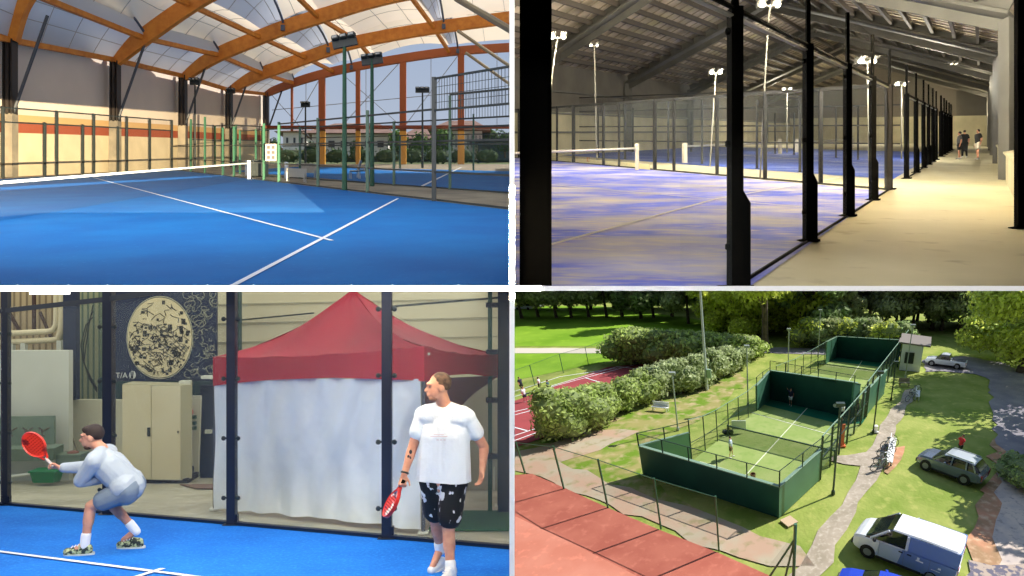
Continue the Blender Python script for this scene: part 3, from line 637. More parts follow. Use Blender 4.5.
for u, gus, lb in ((735, 1, 'leftmost of the row, cut by the picture bottom'), (808, 1, 'second of the row, with a wide foot plate'), (847.5, 1, 'third of the row'), (872.5, 1, 'fourth of the row, smaller'), (889.5, 0, 'corner post of the near court'),
                   (906.5, 0, 'first post of the second court'), (916, 1, 'second post of the second court'), (923.5, 1, 'third post of the second court'), (928.5, 1, 'fourth post of the second court'), (932.8, 1, 'fifth post of the second court'), (936.2, 0, 'sixth post of the second court')):
    cs.append(wpost(u, gus, 1, .125 if u < 780 else .11, 'black clamped fence post by the walkway, '+lb))
cs += [wpost(u, 0, 1, .16, 'small black post far down the walkway, '+lb) for u, lb in ((941, 'first of the third court'), (944, 'second of the third court'), (946.5, 'third of the third court'), (949, 'fourth of the third court'), (951, 'last of the third court'))]
def gsec(c0, c1, lb, hh=3.0):
    t = thing('glass_fence', lb, 'fence', s2(c0, wy)); a, b = s2(c0, wy), s2(c1, wy)
    m = M(); m.poly([a, b, b+V((0, 0, hh)), a+V((0, 0, hh))]); ob('glass_pane', m, glassM, t)
    m = M(); m.bar(a+V((0, 0, hh)), b+V((0, 0, hh)), .03, .045, up=(0, 1, 0)); m.bar(a+V((0, 0, .02)), b+V((0, 0, .02)), .04, .05, up=(0, 1, 0)); ob('top_rail', m, dark, t)
    m = M(); m.bar(a+V((0, .02, hh-.09)), b+V((0, .02, hh-.07)), .02, .05, up=(0, 1, 0)); ob('glass_edge', m, mat('glass_edge', sr(150, 150, 136), .4), t)
    m = M(); m.poly([a+V((0, 0, hh)), b+V((0, 0, hh)), b+V((0, 0, 4)), a+V((0, 0, 4))]); ob('wire_mesh', m, mat('wire_dark', (.02, .02, .02), .8, alpha=.33), t)
gsec(-.95, cs[4], 'tall glass panels with wire mesh above, beside the near end of the walkway'); gsec(cs[5], cs[10], 'glass and mesh wall of the second court beside the walkway'); gsec(cs[11], cs[-1]+.3, 'glass and mesh wall of the furthest court by the walkway')
a, b = g(2, 906.5, 179), g(2, 800, 171); m = M()
# big black post at left and narrow strip beside it
b0 = g(2, 535.5, 322); m = M(); m.box(b0+V((0, 0, 2.0)), .278, .2, 6.2); m.box(b0+V((.0, 0, -.98)), .4, .3, .04); ob('foreground_post', m, mat('black_post', (.001, .001, .001), .9, spec=0), label='very wide black post in the left foreground of the shed', cat='post')
# right hand edge: black column and low walls
for c0, c1, lb in ((.12, .93, 'low pale block wall between the right columns, nearest'), (1.1, 1.9, 'low pale block wall between the right columns, further')):
    m = M(); m.poly([s2(c0, .0), s2(c1, .0), s2(c1, .0, 1.0), s2(c0, .0, 1.0)], EX*.008); m.poly([s2(c0, -.003, 1.0), s2(c1, -.003, 1.0), s2(c1, -.003, 1.06), s2(c0, -.003, 1.06)], EX*.014); ob('low_wall', m, wallL, label=lb, cat='wall')
bp = g(2, 1021, 229); m = M(); m.box(bp+V((0, 0, 2.6)), .17, .12, 5.2); m.box(bp+V((0, 0, .02)), .3, .25, .04); ob('fence_post', m, dark, label='black post at the right edge of the walkway, its foot highest off the corner', cat='post')
# lamps
def flood(u, v, Y, s, foot, lb, e, watt=0, pole=1):
    p = at(u, v, Y); t = thing('floodlight', lb, 'floodlight', V((p.x, p.y, gz(2, Y))), 'double floodlights'); k = Y/F
    for dx in (-1, 1):
        m = M(); q = p+V((dx*s*k, 0, 0)); m.ell(q, (s*.42*k, .12, s*.36*k), 12, 8); m.sm = True; ob('bulb', m, mat('bulb%d' % e, (1, .93, .72), emit=e), t)
        m = M(); m.box(q+V((0, .2, .08)), s*1.1*k, .2, s*.95*k); m.box(q+V((0, .0, s*.5*k)), s*1.1*k, .5, .04); ob('housing', m, steel2, t)
    if pole: m = M(); m.tube([V((p.x+foot*k, Y, gz(2, Y))), p+V((foot*.25*k, 0, -1)), p], .03*max(1, Y/30), 6); m.bar(p-V((s*1.2*k, 0, .05)), p+V((s*1.2*k, 0, -.05)), .06); ob('pole', m, mat('pole_pale', sr(120, 116, 104), .5), t)
    if watt: lamp('POINT', p+V((0, -1.6, -.3)), watt*1.75, (1, .93, .76), .12)
flood(558, 37, 34, 5.5, -16, 'bright double floodlight on a thin pole next to the wide black post', 30, 900)
flood(716, 72.5, 38, 4.2, -6, 'double floodlight on a pole left of the second black post', 30, 900)
flood(770, 4.5, 28, 7.5, -10, 'large warm floodlight at the top edge right of the black post', 30, 420)
flood(867.5, 61.5, 26, 6, 2, 'double floodlight over the glass near the walkway', 30, 650)
flood(787, 89.5, 62, 3.2, 0, 'small distant double floodlight in front of the end wall', 25, 700)
flood(901.5, 84.5, 48, 4.2, 0, 'distant double floodlight above the second court by the walkway', 25, 700)
flood(594, 45.5, 40, 3, 3, 'small lamp hanging under the rafter at the left', 8, 0)
flood(954, 64, 34, 2.2, 0, 'faintly glowing white lamp fitting under a walkway rafter', 1, 0, 0)  # its bulbs have a weak glow of their own
lamp('AREA', (9, 17, 7.6), 12000, (1, .93, .78), 8, to=(9, 20.5, 17.6), sy=1.5, name='shed_fill')  # added uplight above the view, brightens the roof underside
lamp('POINT', s2(5.4, .45, 4.5), 1500, (1, .93, .76), .1)  # added point fills from here on, no fittings, brighten far walls and walkway
lamp('POINT', s2(4.2, .8, 4.5), 1500, (1, .93, .76), .1)
lamp('POINT', s2(4.9, .07, 4), 600, (1, .9, .66), .1)
lamp('POINT', s2(3.0, .06, 4.9), 220, (1, .9, .66), .1)
lamp('AREA', (26, 40, 14.5), 700, (1, .90, .66), 8, to=(24, 40, 6), sy=3, name='shed_fill')  # unseen area light over the walkway, no fitting built
# ======================= people =======================
skinM = mat('skin', sr(205, 150, 122), .6, n=(sr(190, 128, 104), 14, .4, .7)); shoeW = mat('shoe_white', sr(230, 230, 228), .6); sockM = mat('sock_white', sr(236, 236, 234), .8)
def person(base, J, label, look=(-1, 0, 0), cols={}, vox=.03, Rr=1.0, fing=False, group=None, hair='short', xt=None, noshoe=False):
    """J: joints relative to base in metres; look = facing of the head"""
    base = V(base); P = {k: base+V(v) for k, v in J.items() if k[:2] in ('he', 'ne', 'sh', 'hi', 'el', 'wr', 'hd', 'kn', 'an', 'to')}; t = thing('person', label, 'person', base, group)
    look = V(look).normalized(); side = V((0, 0, 1)).cross(look).normalized(); upv = look.cross(side)*-1
    if upv.z < 0: upv = -upv
    HC_ = P['head']; m = M(); R = Matrix((look, side, upv)).transposed(); E = lambda c, r: m.ell(HC_+look*c[0]+side*c[1]+upv*c[2], r, 14, 10, R)
    E((-.012, 0, .03), (.098, .078, .098)); E((.025, 0, -.03), (.075, .062, .085)); E((.055, 0, -.088), (.036, .036, .028)); E((.03, 0, -.07), (.052, .052, .04))
    if fing:
        E((.108, 0, -.022), (.026, .016, .02)); E((.096, 0, .006), (.018, .014, .03)); E((.086, 0, .037), (.024, .056, .013)); E((.096, 0, -.055), (.014, .026, .009)); E((.093, 0, -.070), (.015, .024, .009))
        for s in (-1, 1): E((-.005, s*.078, -.005), (.024, .01, .034)); E((.083, s*.032, .014), (.012, .014, .009))
    else: E((.1, 0, -.015), (.02, .014, .022))
    nk = P['neck']; m.cap(HC_+V((0, 0, -.06))-look*.02, nk, .056, .062)
    sL, sR, hL, hR = P['shL'], P['shR'], P['hipL'], P['hipR']; sc = (sL+sR)/2; hc = (hL+hR)/2
    tor = lambda m, e: (m.cap(sL.lerp(sR, .12), sL.lerp(sR, .88), .085*Rr+e, .085*Rr+e), m.cap(sc.lerp(sL, .45).lerp(hc, .3), hc.lerp(hL, .5), .125*Rr+e, .115*Rr+e), m.cap(sc.lerp(sR, .45).lerp(hc, .3), hc.lerp(hR, .5), .125*Rr+e, .115*Rr+e), m.cap(sc.lerp(hc, .15), hc, .115*Rr+e, .125*Rr+e), m.cap(nk, sL, .06, .07*Rr+e*.5), m.cap(nk, sR, .06, .07*Rr+e*.5))
    tor(m, 0); m.cap(hL, hR, .115*Rr, .115*Rr)
    for s in 'LR':
        sh, el, wr, hp_, kn, an, to = (P[k+s] for k in ('sh', 'el', 'wr', 'hip', 'kn', 'an', 'to'))
        m.cap(sh, el, .055*Rr, .042*Rr); m.cap(el, wr, .043*Rr, .028*Rr); m.cap(el.lerp(wr, .15), el.lerp(wr, .45), .044*Rr, .038*Rr)
        hd = P.get('hd'+s, wr+(wr-el).normalized()*.09); d = (hd-wr).normalized()
        if fing:
            pal = V(J['palm'+s]) if 'palm'+s in J else V((0, -1, 0)); sd = d.cross(pal).normalized(); n_ = sd.cross(d).normalized()
            for q in (-.022, 0, .022): m.cap(wr+d*.01+sd*q*.6, wr+d*.075+sd*q, .017, .015, 8)
            curl = J.get('curl'+s, .5)
            for i, (q, L) in enumerate(((-.030, .062), (-.010, .072), (.011, .07), (.031, .056))):
                a = wr+d*.08+sd*q; b = a+(d*cos(curl)+n_*sin(curl))*L*.5; c = b+(d*cos(curl*2.1)+n_*sin(curl*2.1))*L*.32; e = c+(d*cos(curl*3)+n_*sin(curl*3))*L*.26
                m.cap(a, b, .0098, .009, 8); m.cap(b, c, .009, .0082, 8); m.cap(c, e, .0082, .0075, 8)
            a = wr+d*.022-sd*.028; b = a-sd*.03+d*.028+n_*.01; c = b+d*.03-sd*.004+n_*.016; m.cap(a, b, .0135, .0105, 8); m.cap(b, c, .0105, .009, 8)
        else: m.cap(wr, wr+d*.09, .034, .026); m.cap(wr+d*.08, wr+d*.15, .028, .018)
        m.cap(hp_, kn, .09*Rr, .056*Rr); m.cap(kn, an, .054*Rr, .036*Rr); m.cap(kn.lerp(an, .12), kn.lerp(an, .42), .056*Rr, .054*Rr); m.cap(an, to, .04, .028)
    ob('body', remesh(m, vox, 2) , J.get('skin', skinM), t)
    # shirt
    e = .016 if fing else .02; m = M(); tor(m, e)
    sl = cols.get('sleeve', .55)
    for s in 'LR':
        sh, el, wr = P['sh'+s], P['el'+s], P['wr'+s]
        if sl <= 1: m.cap(sh, sh.lerp(el, sl), .060*Rr+e*.6, .060*Rr+e*.9)
        else: m.cap(sh, el, .07*Rr+e, .055*Rr+e); m.cap(el, el.lerp(wr, sl-1), .055*Rr+e, .036*Rr+e)
    if cols.get('hem'):
        zh = min(hL.z, hR.z)-cols['hem']
        for a_, b_, c_ in ((sL, sR, (hL, hR)), (sR, sL, (hR, hL))): m.cap(a_.lerp(b_, .24)+V((0, 0, -.14)), c_[0].lerp(c_[1], -.08)+V((0, 0, -.05)), .1*Rr+e, .125*Rr+e)
        m.cap(hL+V((0, 0, -.05)), hR+V((0, 0, -.05)), .12*Rr+e, .12*Rr+e)
    if cols.get('tail'): q_ = (sc-hc).normalized()*.05; m.cap(hL+q_, hR+q_, .118*Rr+e, .118*Rr+e)
    rm = remesh(m, vox, 2)
    if cols.get('hem'):
        for v_ in rm.v: v_.z = max(v_.z, zh)
    ob('shirt', rm, cols.get('shirt', shoeW), t)
    m = M(); m.cap(hL, hR, (.125 if not fing else .109)*Rr+e, (.125 if not fing else .109)*Rr+e); m.cap(hL+V((0, 0, -.05)), hR+V((0, 0, -.05)), .105, .105); k = cols.get('short', .6)
    for s in 'LR': hp_, kn = P['hip'+s], P['kn'+s]; q = hp_.lerp(kn, k) if k <= 1 else kn; m.cap(hp_, q, .105*Rr+e, (.092 if k <= 1 else .07)*Rr+e); 
    if k > 1:
        for s in 'LR': m.cap(P['kn'+s], P['kn'+s].lerp(P['an'+s], .92), .062*Rr+e, .05*Rr+e)
    ob('shorts' if k <= 1 else 'trousers', remesh(m, vox, 2), cols.get('shorts', dark), t)
    for s in 'LR':
        an, to, kn = P['an'+s], P['to'+s], P['kn'+s]; gx = J.get('ground'+s, 0)
        d = (to-an); d.z = 0; d = d.normalized() if d.length > 1e-3 else V((0, -1, 0)); z0 = base.z+gx+(SL.get(K, 0)*(an.y-base.y) if K in SL else 0)
        a = V((an.x, an.y, z0+.045))-d*.03; b = a+d*.19; m = M(); m.cap(a, b, .047, .038); m.cap(a+V((0, 0, .02)), a+d*.06+V((0, 0, .035)), .045, .04); rm = remesh(m, max(vox*.8, .008), 2)
        for v_ in rm.v: v_.z = max(v_.z, z0)
        sh_ = ob('shoe', rm, cols.get('shoe', shoeW), t)
        if fing:
            m = M(); sd = V((-d.y, d.x, 0)); m.loft([[V((a.x, a.y, z0+zz))+d*(.08+.145*cos(q*pi/8))+sd*.05*sin(q*pi/8) for q in range(16)] for zz in (.0, .022)]); ob('sole', m, cols.get('sole', shoeW), sh_)
            for i in range(4): m = M(); q = a+d*(.06+.028*i)+V((0, 0, .066-.007*i)); m.cap(q-sd*.025, q+sd*.025, .006, .006, 6); ob('lace', m, sockM, sh_)
            m = M(); m.cap(an+V((0, 0, -.01)), an.lerp(kn, cols.get('sock', .22)), .047*Rr, .05*Rr); ob('sock', remesh(m, .012, 1), sockM, t)
    if hair:
        m = M(); g_ = .012 if fing else .02; N_ = [(-.025, 0, .045)]
        m.ell(HC_-look*.022+upv*.04, (.1, .082, .096), 16, 12, R)
        if hair == 'thick': m.ell(HC_+look*.02+upv*.085, (.075, .07, .045), 12, 8, R)
        hv = remesh(m, max(vox*.6, .01), 2); 
        # keep only the part above the hairline
        keep = [((v_-HC_).dot(look)*(.55 if hair != 'buzz' else .9) < (v_-HC_).dot(upv)+(.045 if hair != 'buzz' else -.01)-max(0, (v_-HC_).dot(look)-.02)*(1.3 if hair == 'thick' else 1.5)) and (v_-HC_).dot(upv) > -.055 for v_ in hv.v]
        hv.f = [f for f in hv.f if all(keep[i] for i in f)]; ob('hair', hv, cols.get('hair', mat('hair_dark', sr(34, 26, 22), .8)), t)
    return t, P
def pose(face, stride=.1, armL=(.1, -.25, -.25), armR=(.1, -.25, -.25), bend=.0, h=1.75):
    """upright figure turned to face; arm = (out, forward, up) of the hand from the shoulder"""
    f = V((face[0], face[1], 0)).normalized(); s = V((0, 0, 1)).cross(f); z = V((0, 0, 1)); k = h/1.75; b = f*bend
    J = dict(head=(b*1.1+z*1.62)*k, neck=(b+z*1.46)*k, hipL=(s*.09+z*.9)*k, hipR=(s*-.09+z*.9)*k, shL=(s*.19+b*.9+z*1.4)*k, shR=(s*-.19+b*.9+z*1.4)*k)
    for q, sg, A in (('L', 1, armL), ('R', -1, armR)):
        hd = J['sh'+q]+(s*sg*A[0]+f*A[1]*-1*-1+z*A[2])*k; e = (J['sh'+q]+hd)/2+(s*sg*.05-f*.08)*k
        J['el'+q] = e; J['wr'+q] = hd
    for q, sg, st_ in (('L', 1, stride), ('R', -1, -stride)):
        J['kn'+q] = (s*sg*.1+f*(st_*.6+.03)+z*.5)*k; J['an'+q] = (s*sg*.11+f*st_+z*.09)*k; J['to'+q] = (s*sg*.12+f*(st_+.16)+z*.03)*k
    return J
def col(n, c): return mat('cloth_'+n, sr(*c), .85)
def racket(nm, c, hdl, nrm, rw, rh, mm, lb, grip=None, m2=None, cat='racket'):
    """padel racket: perforated drop shaped head and short handle"""
    c, hdl = V(c), V(hdl); ax = (c-hdl).normalized(); nrm = V(nrm); nrm = (nrm-ax*nrm.dot(ax)).normalized(); sd = ax.cross(nrm); t = thing(nm, lb, cat, hdl)
    def ringp(sc, z, n=26):
        o = []
        for i in range(n):
            a = 2*pi*i/n; x, y = sin(a)*rw*(1 if cos(a) > 0 else 1-.35*(cos(a))**2), cos(a)*rh
            o.append(c+sd*x*sc+ax*y*sc+nrm*z)
        return o
    m = M(); m.loft([ringp(.86, -.0105), ringp(.97, -.0185), ringp(1.0, -.01), ringp(1.0, .01), ringp(.97, .0185), ringp(.86, .0105)], cap=False); ob('frame', m, mm, t)
    m = M(); m.loft([ringp(.87, -.0105), ringp(.87, .0105)]); ob('face', m, m2 or mm, t)
    m = M()
    for i in range(-3, 4):
        for j in range(-4, 4):
            if (i/4.2)**2+(j/5)**2 < .75: q = c+sd*i*rw*.24+ax*(j+.5)*rh*.18; m.lathe(q-nrm*.0115, [(.0055, 0), (.0055, .023)], 8, up=nrm)
    ob('hole', m, dark, t, kind='stuff')
    for s in (-1, 1): m = M(); m.tube([c-ax*rh*.8+sd*s*rw*.42, c-ax*rh*1.15+sd*s*.02, hdl+ax*.05+sd*s*.008], .011, 8); ob('bridge', m, mm, t)
    m = M(); m.tube([c-ax*rh*1.12, hdl-ax*.06], [.014, .017], 10); ob('grip', m, grip or dark, t); return t

# ======================= room 3: hall with the red canopy =======================
K = 3
blue3 = mat('blue_turf', sr(24, 118, 214), .85, n=(sr(12, 102, 200), 1.2, .35, .65), n2=(sr(60, 150, 235), 30, .5, .9), bump=(120, .3, .01), spec=.2)
conc3 = mat('hall3_concrete', sr(172, 170, 146), .6, n=(sr(140, 138, 116), .8, .35, .65), n2=(sr(190, 188, 168), 5, .5, .8))
navy = mat('navy_paint', sr(15, 23, 42), .5); navy2 = mat('navy_wall', sr(28, 38, 64), .7)
gl3 = lambda u: 504.5+.0875*u
st('floor_play_hall', gp(3, (-400, 650), (700, 650), (700, 462), (-400, 462), z=-.012), conc3)
ct = ob('padel_court', gp(3, (-60, gl3(-6)+8), (6, gl3(6)), (512, gl3(512)), (640, gl3(640)), (640, 720), (-500, 720)), blue3, label='bright blue court floor that the two men stand on', cat='court')
ob('court_line', line(3, (-40, 547.3), (240, 583.4), .06), lineM, ct); ob('court_line', line(3, (120, 583), (163, 569.4), .06), lineM, ct)
# glass wall: posts, base rail, clamps, panes
t = thing('glass_wall', 'glass court wall with dark navy posts and round clamps behind the two men', 'glass wall', g(3, 232, gl3(232)))
def p3(u, wpx, top=4.3):
    b = g(3, u, gl3(u)); wd = wpx*b.y/F; m = M(); m.box(b+V((0, 0, top/2)), wd, wd, top); m.box(b+V((0, 0, .01)), wd*1.8, wd*1.8, .02); m.box(b+V((wd*.62, -.01, .06)), wd*.25, wd*.6, .16); o = ob('post', m, navy, t)
    for z in (.35, 1.1, 1.85, 2.6):
        for s in (-1, 1): m = M(); m.lathe(b+V((s*wd*.85, -wd*.35, z)), [(.001, 0), (.028, 0), (.03, .008), (.02, .02), (.001, .022)], 12, up=(0, -1, 0)); m.bar(b+V((s*wd*.3, -wd*.3, z)), b+V((s*wd*.85, -wd*.3, z)), .02); ob('clamp', m, dkp, o)
for u, wpx in ((6, 6.5), (109, 9), (232, 8.5), (387, 9.5), (590, 12)): p3(u, wpx)
a, b = g(3, 6, gl3(6)), g(3, 640, gl3(640)); a2 = g(3, -60, gl3(-6)+8)
m = M(); m.bar(a+V((0, 0, .02)), b+V((0, 0, .02)), .045, .06, up=(0, 1, 0)); m.bar(a2+V((0, 0, .02)), a+V((0, 0, .02)), .045, .06, up=(0, 1, 0)); ob('base_rail', m, navy, t)
glass3 = mat('glass_clear', (.8, .9, .88), .03, alpha=.05, spec=.6)
m = M(); m.poly([a, b, b+V((0, 0, 3)), a+V((0, 0, 3))]); m.poly([a2, a, a+V((0, 0, 3)), a2+V((0, 0, 3))]); ob('glass_pane', m, glass3, t)
m = M(); q = g(3, 109, gl3(109)); m.bar(at(-12, 313, a.y), at(6, 310.5, a.y), .06); m.bar(at(6, 310.5, a.y), at(109, 299, q.y), .07, up=(0, 1, 0)); m.bar(at(109, 299, q.y), at(160, 291, q.y-.6), .07, up=(0, 1, 0)); ob('top_rail', m, navy, t)
# back wall pieces (depths by their foot line)
YBK = g(3, 100, 480).y
creamW = mat('cream_wall', sr(204, 202, 176), .8, n=(sr(190, 188, 160), .7, .3, .7)); whiteP = mat('white_partition', sr(206, 210, 196), .8, n=(sr(190, 194, 180), 1.2, .3, .7))
clad = mat('clad_beige', sr(176, 158, 122), .7, bands=(sr(120, 104, 78), 2.2, .55, .95, (1, 0, 0))); cladG = mat('clad_green', sr(150, 154, 120), .7, bands=(sr(84, 104, 88), 2.6, .5, .95, (1, 0, 0)))
def panel3(nm, u0, u1, v0, v1, Y, mm, kind='structure', th=.15, **k):
    m = M(); a, b, c_, d = at(u0, v1, Y), at(u1, v1, Y), at(u1, v0, Y), at(u0, v0, Y); m.poly([a, b, c_, d], (0, th, 0)); return ob(nm, m, mm, kind=kind, **k)
panel3('wall_play_hall_back', -60, 60, 280, 492, YBK+1.8, clad)
panel3('wall_play_hall_low', 36, 124, 400, 484, YBK+.6, creamW)
panel3('wall_play_hall_cladding', 60, 100, 280, 402, YBK+1.0, cladG)
panel3('wall_play_hall_inner', 98, 216, 378, 482, YBK+.95, mat('wall_teal', sr(58, 82, 84), .8))
panel3('wall_play_hall_right', 200, 516, 280, 480, YBK+2.6, mat('cream_panels', sr(214, 210, 180), .8, n=(sr(204, 198, 166), .6, .3, .7)))
m = M()
for v in (303, 322, 341, 362): m.bar(at(200, v+2, YBK+2.58), at(520, v-5, YBK+2.58), .03)
ob('panel_joint', m, mat('joint', sr(170, 166, 140), .8), kind='structure')
m = M(); m.poly([at(516, 640, 10.5), at(516, 640, 19), at(516, 288, 19), at(516, 288, 10.5)]); 
panel3('white_partition', -30, 69, 350.5, 482, YBK, whiteP, kind=None, label='large white partition sheet standing at the left behind the grey trough', cat='partition')
panel3('wall_column', 63, 76, 286, 400, YBK+.4, navy2, kind=None, label='dark navy steel stanchion between the pipes and the green cladding', cat='column')
m = M(); m.bar(at(40, 312, YBK+1.6), at(52, 340, YBK+1.6), .05); m.bar(at(34, 289, YBK+1.6), at(34, 331, YBK+1.6), .06); m.bar(at(5, 305, YBK+1.6), at(20, 332, YBK+1.6), .06); ob('steel_bracing', m, mat('rust_steel', sr(70, 50, 46), .7), label='rusty steel bracing on the beige cladding at top left', cat='bracing')
pipeM = mat('pipe_cream', sr(206, 196, 160), .5)
for dv, du, lb in ((0, 0, 'upper cream pipe bending up beside the navy stanchion'), (8.5, 5, 'lower cream pipe bending up beside the navy stanchion')):
    Yp = YBK+.9; m = M(); pts = [at(-20, 335+dv, Yp), at(48+du, 331.5+dv, Yp), at(53+du, 330+dv, Yp), at(56+du*.9, 325+dv*.7, Yp), at(56.5+du, 318, Yp), at(56.5+du, 284, Yp)]
    m.tube(pts, .062, 10); m.sm = True; t = thing('pipe', lb, 'pipe', at(20, 345, Yp)); ob('run', m, pipeM, t)
    for u in (24, 60) if dv else (12,): m = M(); m.box(at(u, 345, Yp), .1, .1, .2); ob('bracket', m, whiteP, t)
m = M()
for i, (du, s_) in enumerate(((0, 5), (3, 9), (6, 13))):
    m.tube([at(93, 305+i*6, YBK+.9), at(89-i*1.5, 325, YBK+.9), at(86-i*2.6, 345, YBK+.9), at(84-i*1.2+du*.3, 362, YBK+.9), at(89+i, 378, YBK+.9), at(97, 392-i*2, YBK+.9)], .012, 6)
ob('hanging_cables', m, dkp, label='loops of black cable hanging on the green cladding', cat='cable')
m = M(); m.box(at(50, 292, YBK-1.5), .58, .3, .09); m.v = m.v; ob('strip_light', m, mat('strip', (1, 1, 1), emit=1.5), label='white strip light at the very top left of the hall', cat='lamp')
# trough with hooks
t = thing('washing_trough', 'long grey green wash trough with hook board against the white partition', 'trough', g(3, 20, 484)); gg = mat('grey_green', sr(116, 134, 116), .6, n=(sr(98, 116, 100), 2, .3, .7)); Yt = YBK-.35
m = M(); m.poly([at(-20, 447, Yt), at(54, 446, Yt), at(54, 416, Yt), at(-20, 417, Yt)], (0, .06, 0)); ob('back_board', m, gg, t)
m = M(); a, b = at(-20, 456, Yt), at(63, 454, Yt); m.loft([[a+V((0, 0, .2)), a+V((0, -.45, .2)), a+V((0, -.35, -.05)), a+V((0, 0, -.05))], [b+V((.02, 0, .2)), b+V((.08, -.45, .2)), b+V((0, -.35, -.05)), b+V((0, 0, -.05))]]); ob('basin', m, gg, t)
for u in (12, 28, 44):
    m = M(); q = at(u, 429, Yt-.03); m.tube([q+V((-.1, 0, .02)), q+V((-.03, -.05, 0)), q+V((0, -.08, -.05)), q+V((.04, -.05, -.02)), q+V((.1, 0, .03))], .014, 6); m.tube([q+V((0, -.06, 0)), q+V((.02, -.09, -.1)), q+V((.06, -.06, -.13))], .013, 6); ob('tap', m, mat('dark_brass', sr(84, 74, 64), .4, .5), t)
for u in (8, 58): m = M(); q = at(u, 468, Yt-.2); m.bar(q+V((0, 0, .25)), q+V((0, 0, -.28)), .06); ob('leg', m, gg, t)
m = M(); m.tube([at(-15, 479.5, Yt-.4), at(36, 473.5, Yt-.4)], .03, 8); m.v = m.v; ob('white_pipe', m, whiteP, label='pale pipe running low under the wash trough', cat='pipe')
c = at(47, 475.5, Yt-.6); t = thing('crate', 'green plastic crate under the wash trough', 'crate', c-V((0, 0, .11))); cg = mat('crate_green', sr(24, 110, 60), .5)
m = M(); m.loft([[c+V((x*.8, y*.8, -.11)) for x, y in ((-.24, -.16), (.24, -.16), (.24, .16), (-.24, .16))], [c+V((x, y, .1)) for x, y in ((-.24, -.16), (.24, -.16), (.24, .16), (-.24, .16))]]); ob('body', m, cg, t)
m = M(); m.box(c+V((0, 0, .1)), .52, .36, .03); ob('rim', m, cg, t)
c = at(73, 461, Yt-.1); t = thing('box', 'grey green box below the leaning broom', 'box', c-V((0, 0, .13))); m = M(); m.box(c, .44, .3, .26); ob('body', m, gg, t); m = M(); m.box(c+V((0, 0, .14)), .48, .34, .04); ob('lid', m, gg, t)
c = at(73, 453, Yt-.1); m = M(); m.ell(c, (.12, .1, .05), 10, 6); ob('cloth_bundle', m, mat('rust_cloth', sr(120, 84, 70), .9), label='brown cloth lying on the grey green box', cat='cloth')
t = thing('broom', 'long handled broom leaning on the cream wall behind the grey box', 'broom', at(79, 457, YBK+.3)); m = M(); m.tube([at(62.5, 412, YBK+.5), at(79, 455, YBK+.2)], .018, 8); ob('handle', m, mat('broom_wood', sr(120, 116, 96), .7), t); m = M(); m.box(at(79.5, 457, YBK+.2), .22, .08, .1); ob('head', m, dkp, t)
# locker
t = thing('locker', 'tall cream double door cabinet below the round mural', 'cabinet', g(3, 150, 483)); YL = g(3, 150, 483).y; lk = mat('locker_cream', sr(208, 202, 168), .6, n=(sr(198, 190, 152), 1.3, .3, .7)); a, b = at(122.5, 479, YL), at(181, 480.5, YL)
Hh = at(0, 384, YL).z-a.z; m = M(); m.poly([a, b, b+V((.13, .2, 0)), b+V((.04, .45, 0)), a+V((-.02, .45, 0))], (0, 0, Hh)); ob('body', m, mat('locker_side', sr(168, 166, 136), .6), t)
for i in (0, 1): m = M(); p = a.lerp(b, .25+.5*i); m.box(p+V((0, .0, Hh/2)), (b-a).length/2-.015, .04, Hh-.03); d_ = ob('door', m, lk, t); m = M(); m.box(at(148.7, 432, YL-.04)+V((.0 if i == 0 else .0, 0, 0)), .05, .03, .17) if i == 0 else m.box(at(178, 432, YL-.03), .02, .02, .05); ob('handle', m, dkp, d_)
m = M(); m.box((a+b)/2+V((.05, .33, -.04)), (b-a).length+.1, .6, .1); ob('plinth', m, mat('plinth', (.02, .02, .03), .8), t)
# mural
YM = YBK+.2; mm_ = panel3('mural_board', 106, 216, 285, 381, YM, navy2, kind=None, label='navy mural board with a big pale disc and thin line drawing', cat='mural', th=.1)
C0 = at(160, 337.5, YM-.02); rx, rz = 33.2*YM/F, 41.5*YM/F
disc = lambda sc, dy: [C0+V((rx*sc*sin(q*pi/24), dy, rz*sc*cos(q*pi/24))) for q in range(48)]
m = M(); m.loft([disc(.965, 0), disc(.965, -.02)]); ob('disc', m, mat('disc_cream', sr(216, 204, 160), .8, n=(sr(188, 180, 140), 2, .3, .7)), mm_)
m = M(); m.loft([disc(1.0, 0), disc(1.0, -.012), disc(.985, -.012), disc(.985, 0)], cap=False); ob('ring', m, mat('ring_pale', sr(190, 190, 160), .8), mm_)
rnd = random.Random(11); m = M(); ink = mat('mural_ink', sr(52, 50, 44), .8); pale = mat('mural_pale', sr(150, 152, 130), .8)
for _ in range(230):
    while 1:
        x, z = rnd.uniform(-1, 1), rnd.uniform(-1, 1)
        if x*x+z*z < .86 and (z < .35 or rnd.random() < .25): break
    p = C0+V((x*rx, -.024, z*rz)); 
    if rnd.random() < .45: s = rnd.uniform(.012, .045); m.box(p, s*2, .006, s*rnd.uniform(1, 3))
    else:
        pts = [p]; 
        for _k in range(rnd.randint(2, 4)): pts.append(pts[-1]+V((rnd.uniform(-.14, .14), 0, rnd.uniform(-.12, .12))))
        pts = [q for q in pts if ((q.x-C0.x)/rx)**2+((q.z-C0.z)/rz)**2 < .88]
        if len(pts) > 1: m.tube(pts, .008, 4)
ob('line_drawing', m, ink, mm_)
m = M()
for _ in range(90):
    u, v = rnd.uniform(186, 215), rnd.uniform(292, 376)
    if ((u-160)/34)**2+((v-337)/43)**2 < 1.05: continue
    p = at(u, v, YM-.02); r_ = rnd.uniform(.03, .1); a0 = rnd.uniform(0, 6); m.tube([p+V((r_*cos(a0+q*.8), 0, r_*sin(a0+q*.8)*rnd.uniform(.6, 1.2))) for q in range(rnd.randint(3, 7))], .007, 4)
ob('line_drawing', m, pale, mm_)
